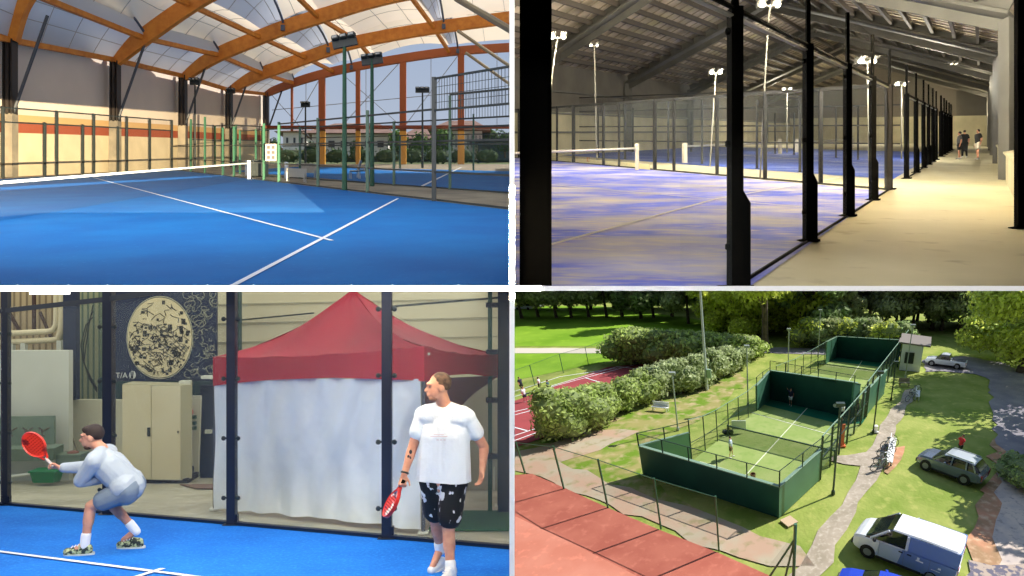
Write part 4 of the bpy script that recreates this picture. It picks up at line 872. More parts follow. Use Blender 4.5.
ob('lettering', text_m('T/A', at(121.6, 378, YM-.02), (1, 0, 0), (0, 0, 1), .16), mat('letter_pale', sr(200, 204, 196), .8), mm_)
m = M(); m.ell(at(132.6, 375, YM-.02), (.07, .01, .085), 12, 8); ob('emblem', m, mat('letter_pale', (0, 0, 0)), mm_); m = M(); [m.bar(at(132+d, 371.5, YM-.035), at(132+d*.4, 378.5, YM-.035), .01) for d in (-1.4, 0, 1.4)]; ob('emblem', m, navy, mm_)
for u, v, lb in ((186, 382, 'small white wall lamp right above the cabinet'), (208, 377, 'small white wall lamp left of the canopy edge')):
    t = thing('wall_lamp', lb, 'lamp', at(u, v, YBK-.3)); m = M(); m.loft([[at(u, v, YBK-.3)+V((x, y, z)) for x, y in ((-.11, -.08), (.11, -.08), (.09, .08), (-.09, .08))] for z in (-.03, .03)]); ob('shade', m, whiteP, t)
    m = M(); m.box(at(u, v, YBK-.3)+V((0, .1, .03)), .05, .12, .05); ob('bracket', m, dkp, t)
# switch panel and navy door
t = thing('switch_panel', 'narrow white electrical board with a red stop button beside the cabinet', 'switchboard', at(194, 484, YBK+.3)); Ys = YBK+.3
m = M(); m.poly([at(189.5, 484, Ys), at(197.5, 484, Ys), at(200.5, 396, Ys), at(189.5, 396, Ys)], (0, .08, 0)); ob('board', m, mat('board_white', sr(196, 196, 176), .6), t)
m = M(); m.box(at(190.6, 412, Ys-.05), .09, .05, .09); ob('red_button', m, mat('red_plastic', sr(190, 40, 40), .4), t)
for v in (417, 423, 428): m = M(); m.box(at(194.5, v, Ys-.04), .07, .06, .07); ob('socket', m, mat('teal_plastic', sr(70, 96, 86), .5), t)
m = M(); m.box(at(192, 472, Ys-.04), .06, .05, .25); ob('cable_box', m, dkp, t)
m = M(); a, b = at(200, 486, YBK+.6), at(226, 486, YBK+.6); m.poly([a, b, at(226, 385, YBK+.6), at(200, 385, YBK+.6)], (0, .08, 0)); d_ = ob('navy_door', m, navy2, label='navy steel door between the switchboard and the red canopy', cat='door'); m = M(); m.box(at(208.5, 431.5, YBK+.57), .14, .05, .08); ob('handle', m, whiteP, d_)
m = M(); m.poly([g(3, 196, 489), g(3, 230, 490), g(3, 230, 485), g(3, 180, 485)], (0, 0, .02)); ob('door_mat', m, mat('mat_brown', sr(110, 88, 74), .9), label='brown mat in front of the navy door', cat='mat')
# ---- canopy ----
FL, FR = g(3, 213, 511.5), g(3, 424, 536); BRk = g(3, 500, 509); BLk = FL+(BRk-FR); red = mat('canopy_red', sr(186, 12, 44), .6, trans=.2, n=(sr(160, 6, 34), 1.2, .3, .7)); wc = mat('canopy_wall', sr(230, 236, 236), .7, trans=.15, n=(sr(218, 226, 226), 1.5, .3, .7), bump=(2.4, .6, .09))
t = thing('party_tent', 'red peaked canopy tent with white front wall standing behind the glass', 'tent', (FL+BRk)/2); h0 = hp(FL, 357); h0r = hp(FR, 346); h0b = hp(BRk, 354); pk = at(353, 289.5, (FL.y+BRk.y)/2-.6)
T = [FL+V((0, 0, h0)), FR+V((0, 0, h0r)), BRk+V((0, 0, h0b)), BLk+V((0, 0, h0b+.3))]
Bt = [FL+V((0, 0, hp(FL, 386))), FR+V((0, 0, hp(FR, 381.5))), BRk+V((0, 0, hp(BRk, 378))), BLk+V((0, 0, h0b-.1))]
redD = mat('canopy_red_side', sr(150, 24, 54), .6, trans=.2)
for i in range(4):
    a, b = T[i], T[(i+1) % 4]
    def fn(u, v, a=a, b=b):
        e = a.lerp(b, u); p = e.lerp(pk, v); return p+V((0, 0, -.16*4*v*(1-v)-.05*4*u*(1-u)*(1-v)+.012*sin(u*23+v*9)))
    m = M(); m.grid(fn, 22, 14); m.sm = True; ob('roof_panel', m, red, t)
    c_, d_ = Bt[i], Bt[(i+1) % 4]
    def fv_(u, v, a=a, b=b, c_=c_, d_=d_):
        return a.lerp(b, u).lerp(c_.lerp(d_, u), v)+V((0, -.02*sin(u*18)*v, .07*4*u*(1-u)*v-.05*4*u*(1-u)*(1-v)))
    m = M(); m.grid(fv_, 30, 5); m.sm = True; ob('valance', m, red, t)
rnd = random.Random(3); ph = [(rnd.uniform(3, 22), rnd.uniform(-9, 9), rnd.uniform(0, 6), rnd.uniform(.006, .02)) for _ in range(7)]
def fw_(u, v):
    p = FL.lerp(FR, u*.985); top = V((0, 0, hp(p, 379))); r = p+V((0, .05, .03)).lerp(top+V((0, .05, 0)), v)
    r = p+V((0, .06, .02))*(1-v)+(top+V((0, .06, 0)))*v
    return r+V((0, sum(A_*sin(a_*u*3+b_*v+c_2) for a_, b_, c_2, A_ in ph)+.03*sin(u*40)*(1-v)**2, .035*sin(u*2.2)*(1-v)))
m = M(); m.grid(fw_, 90, 46); m.sm = True; ob('side_wall', m, wc, t)
sc = mat('curtain_grey', sr(186, 176, 166), .8, trans=.35)
m = M(); m.grid(lambda u, v: (FR.lerp(BRk, .45+.55*u)+V((0, 0, .05))).lerp(FR.lerp(BRk, .45+.55*u)+V((0, 0, hp(FR.lerp(BRk, .45+.55*u), 382))), v)+V((.03*sin(u*20), 0, 0)), 24, 6); m.sm = True
for p, H_ in ((FL, h0), (FR, h0r), (BRk, h0b), (BLk, h0b)):
    m = M(); m.bar(p+V((-.02, .12, 0)), p+V((-.02, .12, H_)), .04); ob('leg', m, mat('tent_leg', sr(92, 94, 98), .5, .5), t); m = M(); m.box(p+V((-.02, .12, .01)), .12, .12, .02); ob('foot', m, whiteP, t)
m = M(); m.grid(lambda u, v: (T[1]*.97+pk*.03).lerp(T[2]*.97+pk*.03, u)*(1-v)+((FR.lerp(BRk, .75-.3*(1-u)*0)+V((-.1, 0, 1.05)))*v)+V((0, .3*v, -.15-.1*sin(u*6)*v)), 20, 10); m.sm = True
pinkM = mat('canopy_inner_flap', sr(130, 88, 92), .8, trans=.3)
tri = M(); A_, B_ = FR+V((0, .12, hp(FR, 380))), BRk+V((0, .1, hp(BRk, 376))); Cc = at(424, 452, (FR.y+BRk.y)/2)
tri.grid(lambda u, v: A_.lerp(B_, u).lerp(Cc.lerp(at(470, 396, BRk.y), u), v), 10, 8); ob('rolled_flap', tri, pinkM, t)
for k_, (p, q) in enumerate(((FL, FR), (BRk, BLk), (BLk, FL))): m = M(); m.bar(p+V((.05, .1, h0-.1)), q+V((.05, .1, h0r-.1)), .03); ob('frame_bar', m, whiteP, t)
# behind the canopy at right
m = M(); m.bar(at(236, 320.5, YBK+2.4), at(314, 313, YBK+2.4), .035); ob('tie_rod', m, dkp, label='thin dark rod on the cream wall left of the canopy peak', cat='rod')
m = M(); m.bar(at(392, 306.5, YBK+1), at(500, 297.5, YBK+1), .045); ob('tie_rod', m, dkp, label='thin dark rod on the cream wall right of the canopy peak', cat='rod')
t = thing('steel_column', 'navy steel column at the right edge of the play hall', 'column', g(3, 504, 512)); Yc = g(3, 504, 512).y; m = M(); p = at(504, 512, Yc); m.box(p+V((0, 0, 2)), .17, .2, 4.1); ob('shaft', m, navy, t); m = M(); m.box(p+V((-.2, .1, 1.9)), .06, .1, 3.9); ob('green_rail', m, gn, t); 
for v in (305, 352, 400, 456): m = M(); m.box(at(493, v, Yc-.02), .2, .08, .07); ob('bracket', m, navy, t)
m = M(); m.poly([at(200, 381, YBK-.0), at(240, 381, YBK), at(240, 286, YBK), at(200, 286, YBK)]); 
m = M(); m.box(at(236, 335, YBK+1.8), .2, .2, 2.6); ob('wall_stanchion', m, mat('teal_steel', sr(44, 70, 66), .6), label='dark green stanchion left of the red canopy roof', cat='column')
m = M(); m.poly([g(3, 428, 531), g(3, 520, 531), g(3, 520, 511), g(3, 436, 511)], (0, 0, .01)); ob('green_carpet', m, mat('green_carpet', sr(36, 92, 50), .9, n=(sr(26, 74, 40), 3, .3, .7)), label='strip of green turf behind the standing man', cat='turf')
t = thing('low_window', 'low white framed window right of the standing man', 'window', at(470, 503, YBK)); Yw = 14.2; m = M(); m.box(at(466, 502.5, Yw), 1.35, .06, .04); m.box(at(494, 485, Yw), .035, .06, .65); ob('sill', m, whiteP, t)
m = M(); m.poly([at(420, 501, Yw+.1), at(500, 501, Yw+.1), at(500, 380, Yw+.1), at(420, 380, Yw+.1)], (0, .05, 0)); ob('pane', m, mat('dull_pane', sr(170, 168, 146), .5, n=(sr(150, 150, 130), 1, .3, .7)), t)
panel3('wall_play_hall_plinth', 420, 516, 503, 514, 14.1, navy2)
# ---- the standing man ----
s = 1/111.
def q3(u, v, d=0, bu=448, bv=574, s=s): return ((u-bu)*s, d, (bv-v)*s)
shirtM = mat('tee_white', sr(226, 232, 236), .85, bump=(14, .5, .02)); shortM = mat('shorts_print', sr(12, 13, 16), .8, n=(sr(225, 225, 225), 13, .60, .62, (1.0, 1.0, .7), .6))
bs = g(3, 448, 574.5)
J = dict(head=q3(439, 388.5, -.03), neck=q3(445, 408, 0), shL=q3(423, 417, .04), shR=q3(467, 418, -.04), elL=q3(412, 451, .02), wrL=q3(405.5, 474, -.06), hdL=q3(403.5, 485, -.09), elR=q3(483.5, 449, .04), wrR=q3(482, 471, -.03), hdR=q3(480.5, 481, -.05),
         hipL=q3(433, 482, .03), hipR=q3(454, 482, -.03), knL=q3(435, 526, .12), anL=q3(438, 557, .22), toL=q3(431, 571, .08), knR=q3(449, 528, -.06), anR=q3(452, 565, -.16), toR=q3(446, 577, -.33), palmL=(.3, -1, 0), palmR=(-.8, -.5, 0), curlL=.95, curlR=.45, groundL=0, groundR=0)
man, MP = person(bs, J, 'standing man in a white T-shirt and black patterned shorts holding a racket low', look=(-1, -.35, -.03), cols=dict(shirt=shirtM, shorts=shortM, sleeve=.5, short=.72, hem=-.015, hair=mat('hair_stubble', sr(96, 74, 60), .9, n=(sr(60, 46, 38), 30, .4, .6)), sock=.2), vox=.0095, Rr=1.04, fing=True, hair='buzz')
eye = mat('eye_dark', (.01, .008, .006), .3); beard = mat('beard', sr(150, 106, 86), .9)
def face(t, P, look, bm=beard, br=True):
    look = V(look).normalized(); side = V((0, 0, 1)).cross(look).normalized(); up = side.cross(look)*-1
    if up.z < 0: up = -up
    R = Matrix((look, side, up)).transposed(); H = P['head']
    for s_ in (-1, 1):
        m = M(); m.ell(H+look*.0915+side*s_*.032+up*.013, (.006, .011, .005), 8, 6, R); ob('eye', m, eye, t)
        m = M(); m.ell(H+look*.096+side*s_*.032+up*.037, (.006, .02, .004), 8, 6, R); ob('eyebrow', m, bm, t)
    m = M(); m.ell(H+look*.099-up*.061, (.006, .021, .004), 8, 6, R); ob('mouth', m, mat('lip', sr(150, 80, 74), .6), t)
    if br: m = M(); m.ell(H+look*.048-up*.092, (.046, .047, .032), 12, 8, R); ob('beard', m, bm, t)
face(man, MP, (-1, -.35, -.03))
for i, (u, v) in enumerate(((409.5, 457), (410.5, 462), (411.5, 452), (408.3, 466), (411, 458), (409, 469))):
    m = M(); p = bs+V(q3(u, v, -.035-.0)); m.ell(p, (.014, .012, .02), 8, 6); ob('tattoo', m, mat('tattoo_ink', sr(40, 40, 46), .7), man)
m = M(); wv = MP['wrL']; m.lathe(wv-(MP['wrL']-MP['elL']).normalized()*.02, [(.036, -.008), (.04, 0), (.036, .008)], 14, up=(MP['wrL']-MP['elL'])); ob('wristband', m, dkp, man)
fr3 = bs+V(q3(443, 437, -.19)); m = M(); [m.box(fr3+V((dx, 0, dz)), w_, .006, .006) for dx, dz, w_ in ((-.02, .03, .15), (-.02, .045, .09), (-.03, 0, .02), (.0, 0, .02), (.03, 0, .02))]; ob('chest_print', m, mat('faint_print', sr(196, 176, 180), .8), man)
wr_ = MP['hdL']; racket('padel_racket', bs+V(q3(394.5, 500, -.12)), bs+V(q3(403, 484, -.1)), (-1, -.6, .1), .078, .135, mat('racket_red', sr(206, 44, 40), .35), 'red white and navy padel racket hanging from the standing man\'s hand', m2=mat('racket_face', sr(224, 220, 218), .4, n=(sr(206, 40, 40), 9, .45, .5), n2=(sr(24, 34, 90), 6, .55, .6)))
# ---- the crouching man ----
s = 1/97.
bs2 = g(3, 112, 552)
r3 = lambda u, v, d=0: q3(u, v, d, 112, 552, 1/97.)
greyT = mat('sweat_grey', sr(158, 168, 178), .85, bump=(9, .6, .03)); greyS = mat('shorts_grey', sr(110, 124, 138), .85, bump=(9, .5, .02))
J = dict(head=r3(92.5, 437.5, 0), neck=r3(102, 449.5, 0), shL=r3(103, 458, -.18), shR=r3(100, 456, .18), elL=r3(89.5, 477, -.16), wrL=r3(102, 480, .02), hdL=r3(108, 479, .08), elR=r3(79, 471, .16), wrR=r3(59, 468.5, .02), hdR=r3(51, 463, -.02),
         hipL=r3(131, 488, -.1), hipR=r3(129, 487, .1), knL=r3(97, 503, -.12), anL=r3(93, 540, -.16), toL=r3(78, 549, -.2), knR=r3(104, 507, .14), anR=r3(126, 537, .22), toR=r3(114, 546, .2), palmL=(0, -1, .2), palmR=(.2, -.6, -1), curlL=.8, curlR=.95, groundL=.0, groundR=.0)
man2, M2 = person(bs2, J, 'crouching man in a grey long sleeved top and grey shorts reaching out a red racket', look=(-1, -.12, -.1), cols=dict(shirt=greyT, shorts=greyS, sleeve=1.85, short=.62, tail=1, shoe=mat('shoe_green', sr(170, 184, 140), .6, n=(sr(30, 44, 40), 26, .45, .55)), sole=mat('sole_pale', sr(196, 206, 200), .6), sock=.25, hair=mat('hair_brown', sr(44, 32, 28), .8)), vox=.0095, Rr=1.0, fing=True, hair='thick')
face(man2, M2, (-1, -.12, -.1), mat('beard_dark', sr(66, 44, 36), .9))
racket('padel_racket', bs2+V(r3(36, 445, -.02)), bs2+V(r3(50.5, 462, -.02)), (-.25, -1, .35), .105, .155, mat('racket_orange', sr(224, 52, 34), .35, n=(sr(120, 20, 24), 6, .58, .62)), 'bright orange red padel racket held out by the crouching man', grip=mat('grip_white', sr(206, 190, 180), .7))
# ---- far people in the shed ----
K = 2
for u, v, vt, fc, cs_, lb, sk in ((959.5, 159.2, 131.5, (-1, .3), dict(shirt=col('grey', (84, 84, 82)), shorts=col('black', (22, 22, 24))), 'man in a dark grey top and black shorts, left of the three on the walkway', 0), (964.5, 157.5, 130, (.2, 1), dict(shirt=col('black', (22, 22, 24)), shorts=col('black', (0, 0, 0)), short=1.1), 'man in black partly behind the man in the dark grey top', 0), (978, 159.5, 129, (-1, -.1), dict(shirt=col('charcoal', (40, 40, 38)), shorts=col('cream', (206, 196, 176))), 'man in a charcoal top and pale shorts, right of the three on the walkway', 0)):
    b = g(2, u, v); H = hp(b, vt); J = pose(fc, .06, (.06, .04, -.55), (.06, .04, -.55), h=H); person(b, J, lb, look=(fc[0], fc[1], 0), cols=cs_, vox=.04, group='men at the end of the walkway')
# ======================= view 4: the sports ground from above =======================
K = 4
def G(u, v, z=0): return g4(u, v, z)
Zv = V((0, 0, 1))
grass = mat('grass', sr(154, 162, 88), .95, n=(sr(122, 142, 62), .35, .35, .65), n2=(sr(172, 172, 100), 1.3, .55, .8), bump=(4, .6, .3), spec=.1)
grassD = mat('field_grass', sr(132, 168, 52), .95, n=(sr(108, 148, 36), .12, .35, .65), n2=(sr(140, 176, 50), .6, .55, .8), spec=.1)
grassW = mat('worn_grass', sr(150, 144, 90), .95, n=(sr(104, 134, 40), .5, .42, .58), n2=(sr(178, 160, 122), 1.1, .5, .7), spec=.1)
dirt = mat('path_gravel', sr(176, 164, 150), .95, n=(sr(150, 140, 124), .9, .35, .65), n2=(sr(196, 186, 172), 4, .5, .8), spec=.1)
dirtR = mat('red_dirt', sr(196, 142, 112), .95, n=(sr(160, 130, 100), .6, .4, .6), n2=(sr(210, 180, 150), 2, .5, .75), spec=.1)
asph = mat('road_asphalt', sr(126, 122, 134), .9, n=(sr(150, 146, 150), .5, .4, .7), n2=(sr(186, 176, 164), 2.5, .62, .75), spec=.2)
redc = mat('clay_court', sr(176, 104, 88), .9, n=(sr(164, 92, 78), .5, .4, .6), n2=(sr(196, 122, 104), 2.2, .55, .8), bump=(8, .3, .1), spec=.15)
redl = mat('clay_light', sr(194, 128, 110), .9, n=(sr(184, 114, 96), .4, .4, .6), n2=(sr(218, 138, 116), 2, .55, .8), spec=.15)
redT = mat('tennis_red', sr(160, 74, 78), .9, n=(sr(146, 68, 72), .5, .4, .6), spec=.15)
st('ground_field', M().poly([(-260, 3, -.06), (260, 3, -.06), (420, 900, -.06), (-420, 900, -.06)]), grass)
def surf(nm, pts, z, mm, kind='structure', jit=0, **k):
    P = [G(*p) for p in pts]; o = []; r = random.Random(len(pts))
    for i, p in enumerate(P):
        o.append(p)
        if jit:
            q = P[(i+1) % len(P)]; n_ = max(1, min(14, int((q-p).length/1.2)))
            for t in range(1, n_): x = p.lerp(q, t/n_); o.append(x+V((r.uniform(-jit, jit), r.uniform(-jit, jit), 0)))
    m = M(); m.poly([p+Zv*z for p in o]); return ob(nm, m, mm, kind=kind, **k)
surf('lawn_far_field', [(440, 306), (600, 306), (690, 318), (760, 332), (700, 338), (620, 346), (440, 346)], -.03, grassD)
surf('lawn_behind_court', [(440, 353), (620, 353), (614, 360), (440, 395)], -.03, grassD)
surf('path_concrete', [(440, 347.5), (640, 348.5), (640, 353.3), (440, 353)], .0, mat('pale_concrete', sr(200, 192, 180), .9), jit=.15)
surf('worn_lawn', [(512, 445), (545, 440), (640, 410), (700, 385), (740, 372), (750, 380), (700, 420), (650, 440), (640, 475), (700, 510), (640, 500), (512, 460)], -.02, grassW, jit=.6)
surf('path_dirt_left', [(512, 452), (545, 446), (570, 434), (600, 430), (640, 431), (625, 438), (600, 450), (560, 462), (600, 478), (640, 492), (700, 510), (760, 536), (800, 546), (815, 566), (770, 566), (720, 550), (660, 524), (600, 500), (540, 476), (512, 470)], 0, mat('left_dirt', sr(176, 148, 128), .95, n=(sr(170, 160, 140), .5, .4, .6), n2=(sr(140, 134, 96), 1.2, .55, .7), spec=.1), jit=.35)
surf('path_main', [(915, 388), (918, 394), (905, 410), (896, 430), (886, 448), (882, 470), (866, 492), (856, 512), (835, 545), (815, 600), (775, 600), (800, 566), (812, 545), (818, 530), (842, 505), (856, 480), (860, 468), (866, 452), (880, 425), (896, 405), (905, 390)], .0, dirt, jit=.25)
surf('path_cross', [(832, 456), (866, 452), (862, 466), (828, 460)], .012, dirt, jit=.25)
surf('worn_patch', [(892, 448), (905, 446), (901, 460), (888, 474), (884, 472), (888, 458)], .012, dirtR, jit=.2)
surf('road', [(700, 346), (760, 347), (860, 349), (900, 352), (900, 357), (840, 355), (700, 351)], .005, asph, jit=.2)
surf('road_right', [(922, 360), (965, 356), (1000, 362), (1020, 370), (1130, 400), (1130, 470), (1040, 470), (1008, 466), (994, 440), (992, 410), (990, 380), (975, 374), (940, 371), (925, 372)], .005, asph, jit=.4)
surf('red_dirt_right', [(994, 438), (1008, 466), (1040, 470), (1150, 520), (1150, 640), (930, 640), (962, 588), (975, 566), (965, 540), (975, 505), (990, 480)], .008, dirtR, jit=.5)
surf('grey_gravel_right', [(1000, 466), (1040, 480), (1100, 540), (1060, 640), (1006, 640), (1002, 560), (996, 520)], .02, mat('grey_gravel', sr(186, 174, 168), .95, n=(sr(206, 190, 176), 1, .4, .6), n2=(sr(150, 142, 140), 3, .55, .7), spec=.1), jit=.5)
surf('gravel_under_van', [(968, 560), (1040, 560), (1040, 640), (960, 640)], .03, mat('speckled_gravel', sr(176, 160, 148), .95, n=(sr(106, 104, 120), 2.6, .47, .53), spec=.1), jit=.5)
# clay courts at bottom left
c1 = surf('clay_court', [(440, 452), (512, 475.5), (532, 474), (560, 486), (608, 508), (662, 531), (716, 552), (770, 576), (860, 620), (440, 700)], .02, redc, kind=None, label='large orange red clay court in the lower left of the aerial view', cat='court')
m = M(); m.poly([p+Zv*.034 for p in (G(512, 515), G(575, 545), G(640, 578), G(700, 612), G(440, 700), G(440, 480))]); ob('light_apron', m, redl, c1)
c2 = surf('tennis_court', [(440, 420), (512, 402), (560, 384), (608, 367), (640, 364), (690, 370), (668, 383), (620, 400), (580, 418), (548, 436), (512, 449), (440, 450)], .02, redT, kind=None, label='red tennis court with white lines behind the hedge', cat='court')
def l4(a, b, w_=.12): p, q = G(*a), G(*b); d = (q-p).normalized(); n = V((-d.y, d.x, 0))*w_/2; return M().poly([x+Zv*.04 for x in (p-n, q-n, q+n, p+n)])
for a, b in (((480, 407), (618, 366.7)), ((618, 366.7), (660, 372)), ((512, 392.5), (560, 377)), ((560, 377), (622, 367.5)), ((505, 418), (560, 403)), ((585, 378), (600, 382.5)), ((505, 439), (560, 421)), ((505, 444.5), (550, 428)), ((512, 427), (527, 431)), ((548, 388), (640, 363.5)), ((480, 420), (545, 405))): ob('court_line', l4(a, b, .13), lineM, c2)
# ---------------- padel enclosure ----------------
turf = mat('turf_green', sr(138, 158, 88), .9, n=(sr(152, 166, 102), .4, .4, .65), n2=(sr(120, 148, 74), 1.5, .5, .8), spec=.1); turfD = mat('turf_shaded', sr(30, 106, 78), .9, n=(sr(24, 96, 70), .5, .4, .65), spec=.1)
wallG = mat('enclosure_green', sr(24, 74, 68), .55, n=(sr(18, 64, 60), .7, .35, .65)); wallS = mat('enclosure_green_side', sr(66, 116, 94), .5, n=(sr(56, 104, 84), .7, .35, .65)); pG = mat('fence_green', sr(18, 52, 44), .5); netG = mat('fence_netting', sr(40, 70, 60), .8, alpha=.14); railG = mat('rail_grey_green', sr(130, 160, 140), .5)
A1, A2 = (643, 474), (779, 518)                     # near corners
L1, L2, L3 = (692, 461), (726.5, 436.5), (770, 399.5)        # left side of the near court
R1, R3 = (820, 479), (868, 415)                    # right side of the near court
k1 = ob('padel_court', M().poly([G(*p)+Zv*.02 for p in (A1, (660, 466), L1, L3, (851, 418), R3, A2)]), turf, label='near green padel court inside the dark green enclosure', cat='court')
ob('shaded_band', M().poly([G(*p)+Zv*.03 for p in ((770, 399.5), (764, 405), (838, 424), (862, 424), (868, 415), (851, 418))]), turfD, k1)  # shadow at the dividing wall painted as a darker turf strip
def grn(a, b, w_=.1): o = l4(a, b, w_); return o
for a, b in (((808, 407.5), (740, 482)), ((700, 462), (800, 492)), ((752, 413), (834, 436))): ob('court_line', l4(a, b, .09), mat('line_cream', sr(214, 220, 190), .8), k1)
D1, D2, D3, D4 = (814, 372), (836, 357.5), (884, 363), (868, 393)
k2 = ob('padel_court', M().poly([G(*p)+Zv*.02 for p in ((795, 384), D1, D2, (892, 363), (893, 378), (868, 402), (850, 396))]), turf, label='further green padel court behind the tall green dividing wall', cat='court')
ob('shaded_band', M().poly([G(*p)+Zv*.03 for p in ((836, 357.5), (831, 361), (878, 367), (892, 363))]), turfD, k2)  # shadow at the far end wall put into the turf colour
for a, b in (((862, 361), (846, 386)), ((826, 366), (876, 372))): ob('court_line', l4(a, b, .09), mat('line_cream', (0, 0, 0)), k2)
def wall4(a, b, ha, hb, mm, nm, lb, th=.14, par=None, capm=None):
    p, q = G(*a), G(*b); d = (q-p).normalized(); n = V((-d.y, d.x, 0))*th; m = M(); m.add([p, q, q+Zv*hb, p+Zv*ha, p+n, q+n, q+n+Zv*hb, p+n+Zv*ha], [(0, 1, 2, 3), (5, 4, 7, 6), (3, 2, 6, 7), (1, 5, 6, 2), (4, 0, 3, 7), (4, 5, 1, 0)])
    if par: return ob(nm, m, mm, par)
    o = ob(nm, m, mm, label=lb, cat='wall')
    m = M(); m.bar((p+Zv*ha)+n*.5, (q+Zv*hb)+n*.5, .22, .06, up=Zv); ob('coping', m, capm or railG, o); return o
def f4(nm, lb, pts, hs, h0s, rails, posts=None, rr=None, r=.05, pm=None, net=True, group=None, par=None):
    P = [G(*p) for p in pts]; t = thing(nm, lb, 'fence', P[0], group)
    for p, h, z in zip(P, hs, h0s): m = M(); m.box(p+Zv*(z+h)/2, r*1.5, r*1.5, h-z); ob('post', m, pm or pG, t)
    for rl in rails: m = M(); [m.bar(a+Zv*(za+(ha-za)*rl), b+Zv*(zb+(hb-zb)*rl), rr or r*.75, up=Zv) for a, b, ha, hb, za, zb in zip(P, P[1:], hs, hs[1:], h0s, h0s[1:])]; ob('rail', m, (railG if rl == 1 and par == 'light' else pm or pG), t)
    if net: m = M(); [m.poly([a+Zv*za, b+Zv*zb, b+Zv*hb, a+Zv*ha]) for a, b, ha, hb, za, zb in zip(P, P[1:], hs, hs[1:], h0s, h0s[1:])]; ob('netting', m, netG, t)
    return t
lerp2 = lambda a, b, t: (a[0]+(b[0]-a[0])*t, a[1]+(b[1]-a[1])*t)
def pl(a, b, n):       # ground points evenly spaced in metres between two pixels
    p, q = G(*a), G(*b); return [px4(p.lerp(q, i/n)) for i in range(n+1)]
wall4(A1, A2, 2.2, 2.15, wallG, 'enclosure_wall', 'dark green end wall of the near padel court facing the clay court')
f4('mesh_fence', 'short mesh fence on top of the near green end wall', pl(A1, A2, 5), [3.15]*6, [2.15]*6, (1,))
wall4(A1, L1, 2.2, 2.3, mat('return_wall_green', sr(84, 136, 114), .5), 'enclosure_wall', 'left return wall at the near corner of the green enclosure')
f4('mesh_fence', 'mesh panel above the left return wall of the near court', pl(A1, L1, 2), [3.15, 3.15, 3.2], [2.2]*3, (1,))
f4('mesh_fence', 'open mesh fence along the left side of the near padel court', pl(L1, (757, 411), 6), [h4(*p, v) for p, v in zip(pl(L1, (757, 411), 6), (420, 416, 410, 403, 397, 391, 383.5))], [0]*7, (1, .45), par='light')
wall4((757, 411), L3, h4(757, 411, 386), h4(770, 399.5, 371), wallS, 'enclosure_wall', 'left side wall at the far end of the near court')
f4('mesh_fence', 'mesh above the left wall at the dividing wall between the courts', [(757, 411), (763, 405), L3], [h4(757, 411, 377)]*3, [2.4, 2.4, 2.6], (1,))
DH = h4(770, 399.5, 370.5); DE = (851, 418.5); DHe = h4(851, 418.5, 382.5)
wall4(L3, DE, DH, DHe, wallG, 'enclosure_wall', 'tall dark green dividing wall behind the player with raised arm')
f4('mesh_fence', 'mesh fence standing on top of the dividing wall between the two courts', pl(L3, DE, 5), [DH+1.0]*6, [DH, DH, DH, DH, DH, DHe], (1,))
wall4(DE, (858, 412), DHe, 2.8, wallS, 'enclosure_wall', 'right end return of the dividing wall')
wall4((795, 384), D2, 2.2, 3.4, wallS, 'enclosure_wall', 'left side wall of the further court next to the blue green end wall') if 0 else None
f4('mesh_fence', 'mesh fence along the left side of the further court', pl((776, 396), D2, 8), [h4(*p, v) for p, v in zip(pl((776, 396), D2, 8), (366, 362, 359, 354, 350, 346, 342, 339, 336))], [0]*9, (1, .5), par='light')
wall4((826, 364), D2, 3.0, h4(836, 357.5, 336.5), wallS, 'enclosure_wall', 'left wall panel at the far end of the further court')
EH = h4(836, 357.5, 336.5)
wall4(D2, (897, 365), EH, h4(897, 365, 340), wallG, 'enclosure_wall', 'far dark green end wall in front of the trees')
f4('mesh_fence', 'mesh fence on top of the far end wall before the trees', pl(D2, (897, 365), 6), [EH+1.1]*7, [EH]*7, (1,))
# right side
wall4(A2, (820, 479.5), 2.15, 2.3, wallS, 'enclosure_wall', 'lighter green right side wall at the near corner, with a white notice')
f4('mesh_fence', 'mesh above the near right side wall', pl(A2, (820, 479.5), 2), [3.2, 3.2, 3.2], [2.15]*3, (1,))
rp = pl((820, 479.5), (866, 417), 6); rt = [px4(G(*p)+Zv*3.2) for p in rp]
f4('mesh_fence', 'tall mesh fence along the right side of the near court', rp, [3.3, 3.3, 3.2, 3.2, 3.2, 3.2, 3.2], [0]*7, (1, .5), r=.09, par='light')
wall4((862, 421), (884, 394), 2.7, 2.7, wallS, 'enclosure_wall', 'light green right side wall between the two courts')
rp = pl((864, 419), (905, 355), 11)
f4('mesh_fence', 'long row of dark posts and mesh along the right side of the further court', rp, [3.6]*12, [0]*12, (1, .5), r=.09, par='light')
m = M(); c = G(808, 488); m.box(c+V((.0, -.12, 1.2)), .55, .04, .5, ax=(G(820, 479)-G(779, 518)).normalized(), ay=V((.7, -.7, 0))); m.box(c+V((-.35, -.3, .95)), .3, .04, .35, ax=(G(820, 479)-G(779, 518)).normalized(), ay=V((.7, -.7, 0))); ob('notice', m, white, label='white notice sheets on the right side wall of the enclosure', cat='sign')
# nets
def net4(a, b, h, lb): p, q = G(*a), G(*b); t = thing('court_net', lb, 'net', p); m = M(); m.poly([p, q, q+Zv*h, p+Zv*h]); ob('mesh', m, mat('net_dark_mesh', sr(70, 84, 60), .8, alpha=.5), t); m = M(); m.bar(p+Zv*h, q+Zv*h, .09, up=Zv); ob('top_tape', m, pG, t); [ob('post', M().tube([x, x+Zv*(h+.1)], .06, 6), pG, t) for x in (p, q)]
net4((728, 436.5), (834, 463), 1.0, 'dark net across the near padel court'); net4((818, 371), (884, 380), 1.0, 'dark net across the further padel court')
